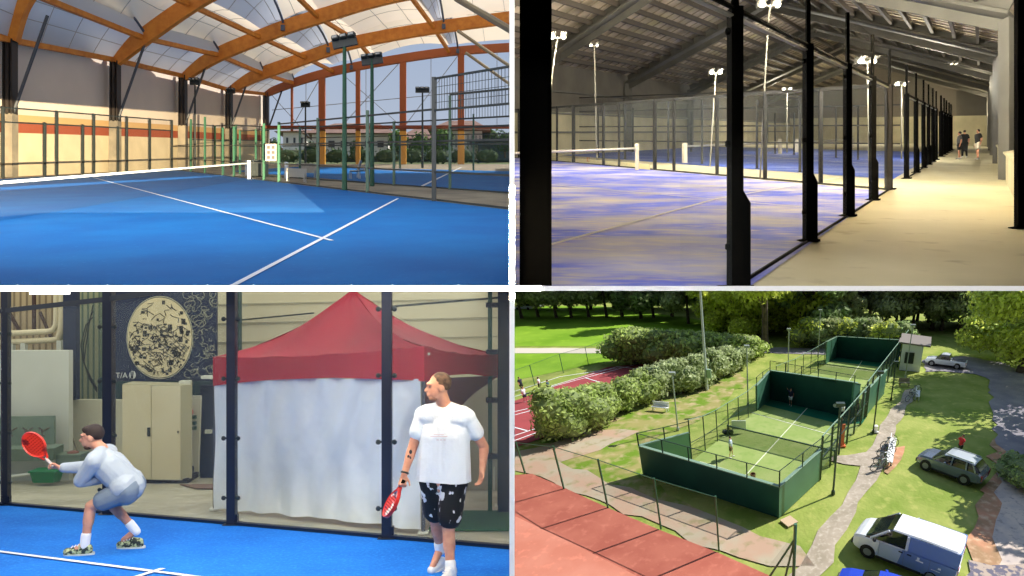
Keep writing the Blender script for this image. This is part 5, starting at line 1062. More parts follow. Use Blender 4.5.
# things by the near net
c = G(732, 433); m = M(); m.box(c+V((.6, 0, .75)), 1.2, .08, .8); ob('score_board', m, mat('pale_board', sr(180, 190, 180), .7), label='pale grey board at the left end of the near net', cat='board')
t = thing('sports_bag', 'dark bag lying at the foot of the pale board', 'bag', G(728, 434)); m = M(); m.cap(G(728, 434)+V((-.3, 0, .2)), G(728, 434)+V((.3, 0, .2)), .2, .2); ob('body', m, dkp, t); m = M(); m.tube([G(728, 434)+V((-.2, 0, .38)), G(728, 434)+V((0, 0, .6)), G(728, 434)+V((.2, 0, .38))], .03, 6); ob('handle', m, mat('bag_red', sr(150, 40, 50)), t)
t = thing('ball_basket', 'small orange basket on the turf near the end wall', 'basket', G(753, 478)); m = M(); m.lathe(G(753, 478), [(.16, 0), (.2, .35), (.17, .35), (.14, .05)], 12); ob('basket', m, mat('basket_brown', sr(120, 84, 50)), t)
for u, v, a, lb, hh in ((841, 446, sr(206, 100, 44), 'orange upright banner just outside the right fence', 1.9),): 
    p = G(u, v); m = M(); m.box(p+Zv*hh/2, .42, .12, hh); m.box(p+Zv*.05, .7, .5, .1); ob('banner', m, mat('banner_orange', a, .7), label=lb, cat='banner')
p = G(853, 404); m = M(); m.tube([p, p+Zv*2.2], .08, 6); m.box(p+Zv*2.1+V((-.3, 0, 0)), 1.2, .5, .3); ob('wall_floodlight', m, railG, label='pale floodlight fitting at the end of the dividing wall', cat='lamp')
# ---------------- lamp posts ----------------
pgrey = mat('post_light_grey', sr(150, 160, 158), .5); pdk = mat('post_dark_green', sr(38, 58, 52), .5)
def lp4(u, v, ut, vt, lb, mm, head=.55, r=.055, arm=True):
    h = h4(u, v, vt); b = G(u, v); t = thing('lamp_post', lb, 'lamp post', b, 'lamp posts around the courts'); m = M(); m.tube([b, b+Zv*h], [r*1.3, r], 8); m.tube([b, b+Zv*.25], [r*2.6, r*2.2], 8); ob('pole', m, mm, t)
    m = M(); m.box(b+Zv*h, head, .3, .16); ob('lamp_head', m, mm, t); m = M(); m.bar(b+Zv*(h-.15)+V((-head*.5, 0, 0)), b+Zv*(h-.15)+V((head*.5, 0, 0)), .05); ob('cross_arm', m, mm, t)
lp4(833, 494, 842, 404, 'dark lamp post on the grass strip nearest the white van', pdk, .5)
lp4(873, 433, 876, 372, 'dark lamp post with a white box at its foot, second along the right fence', pdk, .5)
lp4(891, 400, 893, 362, 'lamp post beside the long right fence level with the benches', pdk, .5)
lp4(905, 378, 913, 325, 'grey lamp post standing in front of the white hut', pgrey, .6)
lp4(678, 430, 674.5, 373, 'thin grey lamp post beside the white garden seat', pgrey, .5)
lp4(748, 405, 746, 346, 'grey lamp post rising over the left fence of the near court', pgrey, .5)
lp4(788, 372, 788.5, 329, 'grey lamp post left of the further court', pgrey, .5)
lp4(818, 356, 819, 310, 'slim grey lamp post against the trees behind the further court', pgrey, .5)
b = G(707, 390); t = thing('floodlight_mast', 'very tall pale mast with a cabinet near its foot beside the hedge', 'mast', b); m = M(); m.tube([b, b+Zv*11.5], [.17, .1], 8); ob('mast_pole', m, mat('mast_pale', sr(176, 186, 190), .5), t); m = M(); m.box(b+V((.35, -.1, 1.9)), .45, .3, .95); ob('cabinet', m, railG, t)
t = thing('meter_box', 'white box at the foot of the dark lamp post', 'box', G(874, 432)); m = M(); m.box(G(875, 432)+Zv*.35, .35, .35, .5); m.box(G(875, 432)+Zv*.05, .5, .5, .1); ob('body', m, white, t)
# ---------------- tennis court fence ----------------
fp = [(510.5, 471), (525, 473), (564, 489), (608, 508), (661, 529), (719, 551)]; ft = [441, 442, 446, 459, 478, 496]
f4('wire_fence', 'green wire fence with leaning posts along the edge of the clay court', fp, [h4(*p, v) for p, v in zip(fp, ft)], [0]*6, (.98,), r=.055, rr=.03, pm=mat('fence_green_mid', sr(40, 92, 66), .5))
fp = [(512, 395), (535, 385.5), (563.5, 373), (588.5, 365), (609, 356.5)]
f4('wire_fence', 'thin wire fence behind the red tennis court', fp, [2.4]*5, [0]*5, (1,), r=.04, pm=mat('fence_green_mid', (0, 0, 0)))
pB = mat('corner_post_green', sr(58, 104, 78), .5); cp = G(793, 592); hq = h4(793, 592, 524)
t = thing('fence_post', 'green corner fence post with two diagonal braces at the bottom edge of the aerial view', 'post', cp); m = M(); m.tube([cp, cp+Zv*hq], .075, 8); ob('post_shaft', m, pB, t)
m = M(); m.tube([cp+Zv*hq*.8, G(762, 588)], .05, 6); ob('brace', m, pB, t); m = M(); m.tube([cp+Zv*hq*.8, G(782, 590)], .05, 6); ob('brace', m, pB, t); m = M(); m.poly([cp, cp+Zv*hq*.9, G(756, 584)+Zv*.1, G(756, 584)]); ob('netting', m, netG, t)
m = M(); m.box(G(789, 522)+Zv*.05, .75, .75, .08, ax=(.8, .6, 0), ay=(-.6, .8, 0)); ob('drain_cover', m, mat('stone', sr(190, 166, 140), .8), label='small square stone cover on the grass by the corner post', cat='cover')
# ---------------- furniture ----------------
wpl = mat('white_plastic', sr(226, 228, 230), .5)
def seat4(c, ax, L, lb, nm='bench', mm=None, back=True):
    ax = V(ax).normalized(); ay = Zv.cross(ax); t = thing(nm, lb, 'bench', c); mm = mm or wpl; m = M(); m.box(c+Zv*.42, L, .42, .06, ax, ay); ob('seat', m, mm, t)
    if back: m = M(); m.box(c+Zv*.68+ay*.22, L, .05, .42, ax, ay+Zv*0); ob('backrest', m, mm, t)
    for i in (-1, 1):
        for j in (-.16, .16): m = M(); m.bar(c+ax*i*L*.42+ay*j, c+ax*i*L*.42+ay*j+Zv*.42, .07); ob('leg', m, mm, t)
seat4(G(660.5, 411), (1, -.25, 0), 1.7, 'white garden seat on the worn grass beside the hedge', 'garden_seat')
axp = (G(898, 400)-G(884, 470)).normalized()
seat4(G(904, 386), (1, 0, 0), 1.2, 'grey wooden bench facing the hut end of the path', mm=mat('bench_wood', sr(150, 140, 120), .8))
def bike4(c, ax, lb, cm):
    ax = V(ax).normalized(); t = thing('bicycle', lb, 'bicycle', c, 'bicycles along the path'); sd = Zv.cross(ax)
    def ring(cc, r, rr=.03):
        return M().tube([cc+ax*r*cos(q*pi/8)+Zv*r*sin(q*pi/8) for q in range(17)], rr, 5, cap=False)
    for s_ in (-.52, .52):
        w_ = ring(c+ax*s_+Zv*.34, .33); o = ob('wheel', w_, dkp, t)
        m = M(); [m.bar(c+ax*s_+Zv*.34, c+ax*s_+Zv*.34+ax*.32*cos(q*pi/3)+Zv*.32*sin(q*pi/3), .012) for q in range(6)]; ob('spokes', m, pgrey, o)
    m = M(); pts = dict(r=c-ax*.52+Zv*.34, f=c+ax*.52+Zv*.34, b=c+Zv*.3, s=c-ax*.15+Zv*.85, h=c+ax*.42+Zv*.88)
    for a, b in (('r', 'b'), ('r', 's'), ('b', 's'), ('b', 'h'), ('s', 'h'), ('h', 'f')): m.tube([pts[a], pts[b]], .035, 6)
    ob('frame', m, cm, t); m = M(); m.box(pts['s']+Zv*.08, .28, .14, .07, ax, sd); ob('saddle', m, dkp, t); m = M(); m.tube([pts['h']+Zv*.1-sd*.28, pts['h']+Zv*.14, pts['h']+Zv*.1+sd*.28], .025, 6); ob('handlebar', m, dkp, t)
bx = [(880, 470, 'frontmost in the row, nearest the van'), (883, 463, 'second from the front of the row'), (886, 455, 'third from the front of the row'), (889, 448, 'fourth from the front of the row')]
for i, (u, v, lb) in enumerate(bx): bike4(G(u, v), V((1, .35, 0)), 'bicycle leaning by the gravel path, '+lb, [pgrey, wpl, mat('bike_blue', sr(70, 90, 120), .4), wpl][i])
seat4(G(886, 457)+V((.5, .4, 0)), axp, 4.2, 'long white bench behind the parked bicycles on the path', back=True)
for i, (u, v, lb) in enumerate(((911, 401, 'nearer of the two by the small white bench'), (915, 394, 'further of the two by the small white bench'))): bike4(G(u, v), V((1, .5, 0)), 'bicycle near the upper path end, '+lb, [pgrey, wpl][i])
seat4(G(914, 398)+V((.4, .2, 0)), axp, 2.2, 'small white bench at the upper end of the path', back=True)
# ---------------- hut ----------------
ht = thing('hut', 'small white hut with two dark windows at the end of the courts', 'hut', G(910, 369)); p, q = G(899, 370), G(919.5, 372); r_ = G(926, 358); hh = h4(899, 370, 344); dd = (q-p); nn = V((-dd.y, dd.x, 0)).normalized()*5.0
m = M(); m.add([p, q, q+nn, p+nn]+[x+Zv*hh for x in (p, q, q+nn, p+nn)], [(0, 1, 5, 4), (1, 2, 6, 5), (2, 3, 7, 6), (3, 0, 4, 7)]); ob('wall', m, mat('hut_wall', sr(232, 236, 244), .8), ht)
e = dd.normalized()*.5; f_ = nn.normalized()*.4; m = M(); m.poly([p-e-f_+Zv*(hh+.15), q+e*1.6-f_+Zv*(hh-.1), q+e*1.6+nn+f_+Zv*(hh-.1), p-e+nn+f_+Zv*(hh+.15)], Zv*.18); ob('roof', m, mat('hut_roof', sr(120, 112, 108), .7), ht)
for k_ in (.3, .52): m = M(); m.box(p.lerp(q, k_)+Zv*hh*.5-f_*.1, .55, .1, hh*.42, dd.normalized(), nn.normalized()); ob('window', m, dk, ht)
# ---------------- vehicles ----------------
def wheel(t, c, ax, sd, r, w_, name='wheel'):
    m = M(); m.lathe(c-sd*w_/2, [(r*.6, 0), (r*.96, .01), (r, .04), (r, w_-.04), (r*.96, w_-.01), (r*.6, w_)], 20, up=sd); o = ob(name, m, mat('tyre', sr(26, 26, 28), .8), t); m = M(); s_ = 1
    m.lathe(c+sd*w_*.5, [(.001, -.02), (r*.2, .0), (r*.6, -.03), (r*.62, .005)], 16, up=sd); m.lathe(c-sd*w_*.5, [(r*.62, -.005), (r*.6, .03), (r*.2, 0), (.001, .02)], 16, up=sd); ob('rim', m, mat('rim_silver', sr(176, 178, 184), .35, .6), o)
def car4(nm, lb, cat, front, rear, L, Wd, prof, gh, body, rad, wx, roofm=None, panels=None, gl=None, dark_low=True):
    """front, rear: ground pixels of the near side wheels. prof: (x from nose, sill z, shoulder z, half width). gh: glasshouse (x, z, half width at the top)"""
    a, b = G(*front), G(*rear); ax = (b-a).normalized(); nr = V((ax.y, -ax.x, 0))            # nr points to the near side
    if nr.y > 0: nr = -nr
    o = a-ax*wx[0]-nr*Wd/2; t = thing(nm, lb, cat, o+ax*L/2); P = lambda x, y, z: o+ax*x+nr*y+Zv*z
    m = M(); rings = []
    for x, z0, z1, hw in prof:
        r2 = min(.12, hw*.2); rings.append([P(x, -hw*.9, z0), P(x, -hw, z0+.12), P(x, -hw, (z0+z1)/2), P(x, -hw*.97, z1-r2), P(x, -hw*.88, z1), P(x, 0, z1+.03), P(x, hw*.88, z1), P(x, hw*.97, z1-r2), P(x, hw, (z0+z1)/2), P(x, hw, z0+.12), P(x, hw*.9, z0)])
    m.loft(rings); m.sm = False; bd = ob('body', m, body, t)
    zt = {x: z1 for x, z0, z1, hw in prof}
    def sh(x):
        for (xa, _, za, wa), (xb, _, zb, wb) in zip(prof, prof[1:]):
            if xa <= x <= xb: k_ = (x-xa)/(xb-xa); return za+(zb-za)*k_, wa+(wb-wa)*k_
        return prof[-1][2], prof[-1][3]
    m = M(); rings = []
    for x, z, hw in gh:
        z1, w1 = sh(x); z = max(z, z1+.02); rings.append([P(x, -w1*.93, z1-.06), P(x, -(w1*.93+(hw-w1*.93)*.5), (z+z1)/2), P(x, -hw, z-.04), P(x, -hw*.9, z), P(x, hw*.9, z), P(x, hw, z-.04), P(x, (w1*.93+(hw-w1*.93)*.5), (z+z1)/2), P(x, w1*.93, z1-.06)])
    m.loft(rings); ob('window_glass', m, gl or mat('car_glass', sr(22, 28, 36), .1, spec=.7), t)
    # roof skin
    R_ = [q for q in gh if q[1] > max(z for _, z, _ in gh)-.16]; m = M(); rg = []
    for x, z, hw in R_: rg.append([P(x, -hw*1.0, z-.05), P(x, -hw*.9, z+.025), P(x, 0, z+.05), P(x, hw*.9, z+.025), P(x, hw*1.0, z-.05), P(x, 0, z-.04)])
    m.loft(rg); ob('roof', m, roofm or body, t)
    # pillars
    for x in panels or ():
        for s_ in (-1, 1):
            z1, w1 = sh(x[0]); m = M(); m.bar(P(x[0], s_*w1*.94, z1-.05), P(x[1], s_*x[3], x[2]), .1, .06, up=nr); ob('pillar', m, body, t)
    for i, x in enumerate(wx):
        for s_ in (-1, 1): wheel(t, P(x, s_*(Wd/2-.1), rad), ax, nr, rad, .22)
    for x in wx:
        for s_ in (-1, 1): m = M(); m.lathe(P(x, s_*(Wd/2-.02), rad)-nr*.012, [(rad*1.18, 0), (rad*1.18, .025)], 18, up=nr); ob('wheel_arch', m, mat('arch_black', sr(22, 22, 26), .8), t)
    x0, _, z1, hw = prof[1]
    for s_ in (-1, 1):
        m = M(); m.box(P(prof[0][0]+.22, s_*hw*.78, z1-.14), .25, .3, .12, ax, nr); ob('headlight', m, mat('lens', sr(200, 210, 214), .1), t)
        m = M(); m.box(P(prof[-1][0]-.02, s_*prof[-1][3]*.86, prof[-1][2]-.2), .08, .2, .4, ax, nr); ob('tail_light', m, mat('tail_red', sr(170, 16, 22), .3), t)
        m = M(); m.ell(P(gh[1][0]+.25, s_*(Wd/2+.1), sh(gh[1][0])[0]+.08), (.09, .12, .09), 8, 6); ob('door_mirror', m, body if cat == 'car' else mat('arch_black', (0, 0, 0)), t)
        m = M(); m.bar(P(wx[0]+rad*1.3, s_*(Wd/2-.005), .3), P(wx[1]-rad*1.3, s_*(Wd/2-.005), .3), .14, .04, up=nr); ob('sill', m, mat('arch_black', (0, 0, 0)), t)
    m = M(); m.box(P(prof[0][0]-.01, 0, .42), .06, Wd*.7, .26, ax, nr); ob('grille', m, mat('arch_black', (0, 0, 0)), t); m = M(); m.box(P(prof[-1][0]+.02, 0, .55), .03, .5, .12, ax, nr); ob('number_plate', m, wpl, t)
    return t, P, nr, ax
vw = mat('van_white', sr(228, 232, 240), .35, spec=.5)
vt, VP_, vn, va = car4('van', 'large white delivery van parked at the lower right of the aerial view', 'van', (866.5, 557), (938, 586), 5.1, 2.0,
    [(0, .34, .66, .55), (.05, .28, .84, .72), (.16, .24, .98, .84), (.4, .22, 1.1, .92), (.8, .22, 1.2, .96), (1.2, .22, 1.27, .98), (1.6, .22, 1.32, .99), (2.4, .22, 1.34, 1.0), (4.0, .22, 1.34, 1.0), (5.0, .25, 1.34, .98), (5.1, .3, 1.3, .95)],
    [(.72, 1.2, .84), (1.0, 1.42, .82), (1.7, 1.92, .8), (2.0, 2.04, .82), (3.5, 2.08, .82), (4.9, 2.04, .82), (5.06, 1.98, .8)], vw, .35, (.95, 4.05), roofm=mat('van_roof', sr(238, 240, 244), .4))
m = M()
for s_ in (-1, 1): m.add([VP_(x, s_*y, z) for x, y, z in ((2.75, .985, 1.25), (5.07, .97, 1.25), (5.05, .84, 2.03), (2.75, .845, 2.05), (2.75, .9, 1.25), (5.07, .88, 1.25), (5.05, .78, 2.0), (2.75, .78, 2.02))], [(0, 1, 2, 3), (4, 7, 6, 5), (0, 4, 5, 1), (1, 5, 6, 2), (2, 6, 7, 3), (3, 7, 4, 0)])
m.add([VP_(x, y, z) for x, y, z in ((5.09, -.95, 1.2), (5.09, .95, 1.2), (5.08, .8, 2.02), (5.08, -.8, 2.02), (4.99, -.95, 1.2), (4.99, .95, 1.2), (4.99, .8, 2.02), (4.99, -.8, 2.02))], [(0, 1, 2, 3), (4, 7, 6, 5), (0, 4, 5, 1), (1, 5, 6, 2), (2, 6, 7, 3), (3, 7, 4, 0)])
ob('cargo_panel', m, mat('van_panel', sr(112, 138, 190), .35), vt)  # blue slabs set over the white upper body
for s_ in (-1, 1): m = M(); m.poly([VP_(x, s_*1.0, z) for x, z in ((2.45, .34), (5.0, .34), (5.06, 1.27), (2.62, 1.27))], vn*.004*s_); ob('side_panel', m, mat('van_panel', (0, 0, 0)), vt); m = M(); m.poly([VP_(x, s_*1.0, z) for x, z in ((1.35, .36), (2.44, .34), (2.6, 1.26), (1.5, 1.2))], vn*.003*s_); ob('front_door', m, mat('van_door', sr(186, 200, 222), .35), vt)  # thin blue and pale blue sheets tint the white body sides
m = M()
for s_ in (-1, 1): m.bar(VP_(1.0, s_*.93, 1.22), VP_(1.85, s_*.83, 1.96), .09); m.bar(VP_(2.78, s_*.98, 1.3), VP_(2.78, s_*.85, 2.02), .1)
ob('pillar', m, vw, vt)
for x in (1.5, 2.72, 3.9): m = M(); m.bar(VP_(x, 1.004, .35), VP_(x, 1.004, 1.3), .02, .01, up=vn); ob('door_seam', m, mat('seam_grey', sr(120, 130, 150), .6), vt)
for x in (2.55, 2.95): m = M(); m.box(VP_(x, 1.01, 1.12), .2, .04, .05, va, vn); ob('door_handle', m, mat('arch_black', (0, 0, 0)), vt)
m = M(); m.box(VP_(3.45, 1.006, .98), .34, .012, .07, va, vn); m.box(VP_(3.38, 1.006, 1.08), .12, .012, .2, va, vn); m.box(VP_(4.35, 1.006, .98), .12, .012, .1, va, vn); m.box(VP_(4.2, 1.006, .8), .4, .012, .03, va, vn); ob('side_mark', m, mat('mark_white', sr(248, 248, 250), .5, emit=0), vt)
gm = mat('suv_grey', sr(124, 136, 156), .25, .5, spec=.6)
sv, SP, sn, sa = car4('car', 'dark grey SUV parked on the grass beside the person in red', 'car', (924.5, 470), (966.5, 486), 4.5, 1.9,
    [(0, .35, .62, .6), (.1, .28, .82, .8), (.5, .25, .98, .9), (1.3, .25, 1.06, .94), (2.4, .25, 1.08, .95), (3.8, .25, 1.1, .94), (4.3, .3, 1.08, .88), (4.5, .4, .95, .8)],
    [(1.15, 1.1, .8), (1.9, 1.52, .7), (2.3, 1.6, .7), (3.4, 1.6, .7), (3.9, 1.52, .68), (4.3, 1.15, .7)], gm, .36, (.85, 3.5), roofm=mat('suv_roof', sr(196, 204, 210), .3, .2), panels=((1.25, 1.95, 1.53, .7), (2.5, 2.5, 1.58, .71), (3.5, 3.4, 1.57, .71), (4.1, 3.8, 1.5, .69)))
for s_ in (-1, 1): m = M(); m.bar(SP(2.0, s_*.62, 1.66), SP(3.8, s_*.62, 1.62), .05); ob('roof_rail', m, pgrey, sv)
pk_, PP_, pn, pa = car4('pickup', 'silver pickup with an open bed parked by the hut', 'pickup', (931, 366), (957, 369.5), 5.0, 1.8,
    [(0, .4, .7, .6), (.1, .35, .9, .8), (.8, .3, 1.0, .88), (1.6, .3, 1.06, .9), (3.1, .3, 1.06, .9), (3.15, .3, .98, .9), (4.9, .35, .98, .88), (5.0, .4, .92, .86)],
    [(1.3, 1.1, .76), (1.9, 1.58, .68), (2.2, 1.64, .68), (2.9, 1.62, .68), (3.1, 1.15, .72)], mat('pickup_silver', sr(206, 214, 226), .35, .2), .36, (.9, 4.0))
m = M(); m.box(PP_(4.05, 0, .96), 1.65, 1.45, .12, pa, pn); ob('load_bed', m, mat('bed_dark', sr(60, 66, 76), .7), pk_)
bc, BP_, bn, ba = car4('car', 'blue car cut by the lower edge, in front of the white van', 'car', (847, 611), (901, 630), 4.2, 1.8,
    [(0, .35, .6, .6), (.1, .28, .8, .78), (.5, .25, .92, .86), (1.2, .25, 1.0, .9), (2.4, .25, 1.02, .9), (3.8, .25, 1.04, .88), (4.2, .4, .9, .8)],
    [(1.1, 1.02, .76), (1.8, 1.4, .66), (2.3, 1.46, .66), (3.2, 1.44, .66), (4.0, 1.1, .7)], mat('car_blue', sr(10, 60, 210), .25, .1, spec=.6), .32, (.8, 3.3))
# a few parked cars beyond the field
for u, v, lb in ((525, 309.5, 'pale car parked among trees beyond the field, left'), (534, 307, 'pale car parked beyond the field, right behind the first')):
    c = G(u, v); t = thing('car', lb, 'car', c); P_ = lambda x, y, z: c+V((x, y, z)); m = M(); m.loft([[P_(x, -.9, .3), P_(x, -.9, z), P_(x, .9, z), P_(x, .9, .3)] for x, z in ((-2.1, .6), (-1.9, .8), (-1, .95), (1.3, 1), (2, .9), (2.1, .6))]); ob('body', m, mat('pale_car', sr(190, 200, 214), .3), t)
    m = M(); m.loft([[P_(x, -.8, .9), P_(x, -.7, z), P_(x, .7, z), P_(x, .8, .9)] for x, z in ((-1.1, .95), (-.4, 1.45), (.9, 1.45), (1.7, 1)) ]); ob('window_glass', m, mat('car_glass', (0, 0, 0)), t)
    for x in (-1.3, 1.3): m = M(); m.lathe(c+V((x, -.92, .32)), [(.32, 0), (.32, .15)], 12, up=(0, 1, 0)); ob('wheel', m, mat('tyre', (0, 0, 0)), t)
# ---------------- plants ----------------
rnd = random.Random(21)
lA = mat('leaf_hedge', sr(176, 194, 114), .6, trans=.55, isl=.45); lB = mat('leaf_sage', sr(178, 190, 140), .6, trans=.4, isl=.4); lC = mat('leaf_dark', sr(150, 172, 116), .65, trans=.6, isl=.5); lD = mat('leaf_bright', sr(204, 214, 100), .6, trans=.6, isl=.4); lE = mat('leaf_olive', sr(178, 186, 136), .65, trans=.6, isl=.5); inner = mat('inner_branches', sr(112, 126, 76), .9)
brk = mat('tree_bark', sr(96, 84, 70), .95, n=(sr(64, 54, 44), 2, .4, .6))
def bush(nm, cat, c, w_, d_, h, mm, lb, gr, n=1500, sz=.2):
    t = thing(nm, lb, cat, c, gr); m = M(); r = rnd
    bl = [(c+V((r.uniform(-.25, .25)*w_, r.uniform(-.2, .2)*d_, h*z)), (w_*s_, d_*s_, h*.3)) for z, s_ in ((.28, .5), (.5, .52), (.72, .44), (.4, .5), (.62, .48))]
    bl.append((c+Zv*h*.84, (w_*.3, d_*.3, h*.17)))
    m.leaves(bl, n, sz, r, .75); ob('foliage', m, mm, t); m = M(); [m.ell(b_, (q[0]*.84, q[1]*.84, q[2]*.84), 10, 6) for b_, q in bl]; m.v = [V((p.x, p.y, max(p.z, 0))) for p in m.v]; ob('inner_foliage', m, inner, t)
    m = M(); [m.tube([c+V((r.uniform(-.3, .3)*w_, 0, 0)), c+V((r.uniform(-.3, .3)*w_, 0, h*.5))], .06, 5) for _ in range(3)]; ob('stem', m, brk, t)
HA = [(560, 440, 387, lA), (576, 435, 388, lA), (592, 429, 386, lA), (609, 421, 383, lA), (626, 412, 378, lA), (643, 404, 371, lA), (655, 399, 366, lB), (668, 394, 362, lB), (682, 391, 358, lB), (697, 386, 354, lB), (713, 380, 349, lB), (728, 374, 347, lB), (740, 368, 348, lB)]
for i, (u, v, vt, mm) in enumerate(HA):
    h = h4(u, v, vt); bush('hedge_shrub', 'shrub', G(u, v), 3.1, 2.6, h, mm, 'tall leafy shrub of the front hedge row, number counted from its near end: '+['first', 'second', 'third', 'fourth', 'fifth', 'sixth', 'seventh', 'eighth', 'ninth', 'tenth', 'eleventh', 'twelfth', 'last'][i], 'front hedge row between the tennis and padel courts', 1700, .2)
HB = [(628, 362, 328), (642, 364, 328), (656, 365, 329), (670, 366, 330), (684, 366, 331), (698, 365, 332), (712, 363, 333), (726, 361, 334), (738, 359, 335), (747, 355, 336)]
for i, (u, v, vt) in enumerate(HB): bush('hedge_shrub', 'shrub', G(u, v), 5.2, 3.6, h4(u, v, vt), lA, 'dense shrub of the clipped back hedge beside the field, from the left: '+['first', 'second', 'third', 'fourth', 'fifth', 'sixth', 'seventh', 'eighth', 'ninth', 'last'][i], 'back hedge row beside the field', 1500, .3)
# trees: four kinds built once, then copied
def tree_kind(c, h, w_, mm, lb, gr, n, sz, trunk, low=.25, nm='tree'):
    t = thing(nm, lb, 'tree', c, gr); m = M(); bl = []
    for _ in range(16):
        a = rnd.uniform(0, 6.28); z = rnd.uniform(low+.12, .9); q = w_*.5*sqrt(rnd.random())*(1-.5*max(0, z-.55)/.45); s_ = rnd.uniform(.2, .34); bl.append((c+V((q*cos(a), q*sin(a), h*z)), (w_*s_, w_*s_, h*.11)))
    m.leaves(bl, n, sz, rnd, .45); ob('crown', m, mm, t); m = M()
    m.tube([c, c+Zv*h*.12, c+Zv*h*.5, c+Zv*h*.85], [trunk*1.5, trunk, trunk*.75, trunk*.2], 8)
    for b_, q in bl[:7]: m.tube([c+Zv*(b_.z-c.z)*.55, b_], [trunk*.35, .04], 5)
    ob('trunk', m, brk, t); return t
base4 = V((0, 60, 0))
kinds = [lambda c, lb: tree_kind(c, 17, 8.5, lC, lb, 'trees of the wood behind the courts', 7000, .5, .3, -.06), lambda c, lb: tree_kind(c, 18, 7.5, lE, lb, 'trees of the wood behind the courts', 6500, .45, .26, .0), lambda c, lb: tree_kind(c, 15, 9, lD, lb, 'trees of the wood behind the courts', 6000, .45, .22, -.05)]
LB = ['dark green broad tree of the wood', 'olive green slender tree of the wood', 'bright yellow green tree of the wood']
proto = [None]*3; wood_ = []
for u in range(520, 1060, 17): wood_.append((u+rnd.uniform(-4, 4), 'front'*0 or 317 if u < 680 else (324 if u < 880 else 330), rnd.choice([0, 1, 1, 0, 2] if u > 690 else [0, 1, 0, 1, 1])))
for u in range(512, 1100, 15): wood_.append((u+rnd.uniform(-4, 4), 308 if u < 700 else (313 if u < 880 else 322), rnd.choice([0, 1, 0])))
for u in range(505, 1100, 26): wood_.append((u+rnd.uniform(-4, 4), 297, rnd.choice([0, 0, 1])))
wood_ += [(742, 338, 2), (752, 333, 2), (800, 338, 2), (775, 330, 2), (716, 331, 2), (812, 340, 0), (840, 336, 1), (1008, 348, 2)]
wood_.sort()
rows = {0: [q for q in wood_ if q[1] < 300], 1: [q for q in wood_ if 300 <= q[1] < 315 and not (q[1] == 313 and 0)], 2: [q for q in wood_ if q[1] >= 315]}
for j, (u, v, k_) in enumerate(wood_):
    rw = 0 if v < 300 else (1 if v < 315 else 2); lb = LB[k_]+', %s from the left in its %s row' % (ORD[rows[rw].index((u, v, k_))], ('back', 'middle', 'front')[rw])
    v += rnd.uniform(-1.5, 1.5); c = G(u, v)
    if proto[k_] is None: proto[k_] = kinds[k_](c, lb)
    else: dup(proto[k_], w4(c), lb)
for u, v, h, w_, mm, lb, low, n in ((765, 350, 19, 11, lD, 'large bright green tree with a thick trunk beside the road, behind the hedges', .3, 8000), (1020, 372, 15, 15, lD, 'big yellow green tree overhanging the road at the right edge', -.02, 12000), (1035, 372, 20, 14, lA, 'broad green tree at the far right edge above the road', .12, 8000)):
    tree_kind(G(u, v), h, w_, mm, lb, None, n, .36, .5 if u < 800 else .35, low)
tree_kind(G(1075, 425), 13, 9, lA, 'tree just beyond the right edge that shades the road', None, 3600, .5, .3, .2)
tree_kind(G(1098, 486), 11, 8, lC, 'second tree beyond the right edge, lower down', None, 3600, .4, .3, .2); tree_kind(G(1110, 455), 14, 10, lC, 'third tree beyond the right edge, between the others', None, 3600, .4, .3, .2)
bush('shrub', 'shrub', G(1012, 474), 2.2, 3.0, 1.5, lC, 'low dark bush beside the asphalt behind the grey car', None, 900, .16); bush('shrub', 'shrub', G(1022, 485), 2.6, 2.6, 1.6, lA, 'low bush at the right edge above the gravel', None, 900, .16)
for i, u in enumerate(range(806, 900, 13)): bush('undergrowth_bush', 'shrub', G(u, 347 if u < 880 else 352), 4.5, 3, 4.5, [lD, lC, lE][i % 3], 'undergrowth bush at the wood edge behind the far end wall, %s from the left' % ORD[i], 'undergrowth behind the far end wall', 700, .35)
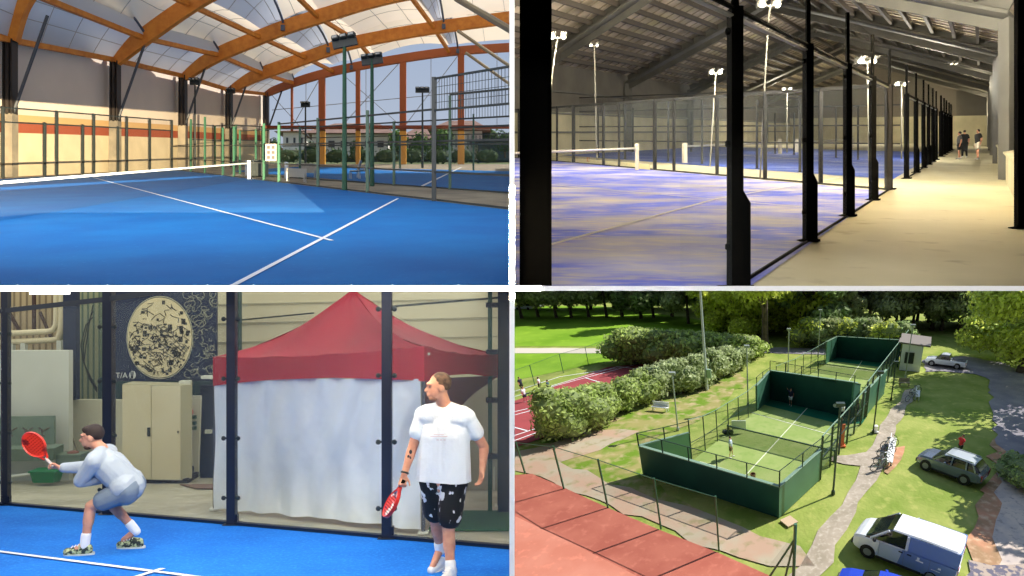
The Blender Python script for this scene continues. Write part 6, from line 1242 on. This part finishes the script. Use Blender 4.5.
# ---------------- people in the aerial view ----------------
def pp(u, v, lb, face, cols, arms=((.1, .05, -.5), (.1, .05, -.5)), stride=.12, h=1.8, hr=True):
    return person(G(u, v), pose(face, stride, arms[0], arms[1], h=h), lb, look=face+(0,), cols=cols, vox=.05, hair='short')
W_ = col('white', (226, 228, 232)); N_ = col('navy', (30, 34, 60)); Bk = col('black', (0, 0, 0)); Br = col('brown', (96, 84, 60))
pp(731, 457.5, 'player in a pale blue shirt on the near court by the left fence', (.9, .1), dict(shirt=col('paleblue', (190, 206, 226)), shorts=Br), ((.2, .2, -.35), (.1, .05, -.5)))
pp(790.5, 405.5, 'player with one arm raised in front of the dividing wall', (-.3, -1), dict(shirt=N_, shorts=W_), ((.1, .05, -.4), (.22, .1, .5)))
pp(842, 421, 'player in white with a racket near the right fence of the near court', (-1, -.2), dict(shirt=W_, shorts=Bk), ((.1, .3, -.2), (.1, .4, .0)))
racket('padel_racket', G(838, 420.5)+Zv*1.35+V((-.35, 0, .1)), G(838, 420.5)+Zv*1.2, (0, -1, .3), .16, .22, pgrey, 'pale racket held by the player in white near the right fence')
pp(857, 416, 'person in a pink top sitting by the right wall, seen through the mesh', (1, 0), dict(shirt=col('pink', (200, 150, 140)), shorts=Bk), stride=.2, h=1.3)
for u, v, c, s_, lb in ((526, 402, W_, N_, 'child in a white shirt and navy shorts, front left of the tennis group'), (541, 391, W_, Bk, 'child in a white shirt in the middle of the tennis group'), (522.5, 391, N_, Bk, 'child in a dark shirt at the back of the tennis group'), (550, 394, col('teal', (50, 90, 100)), Bk, 'child in a teal shirt at the hedge corner, right of the tennis group')):
    pp(u, v, lb, (1, -.2) if u < 530 else (-1, -.3), dict(shirt=c, shorts=s_), ((.12, .25, -.3), (.1, .05, -.5)), h=1.6)
pp(958.5, 456.5, 'person in a red top standing behind the grey SUV', (-1, -.3), dict(shirt=col('red', (190, 24, 40)), shorts=Bk, short=1.1), ((.15, .3, -.3), (.15, .3, -.3)), h=1.85)
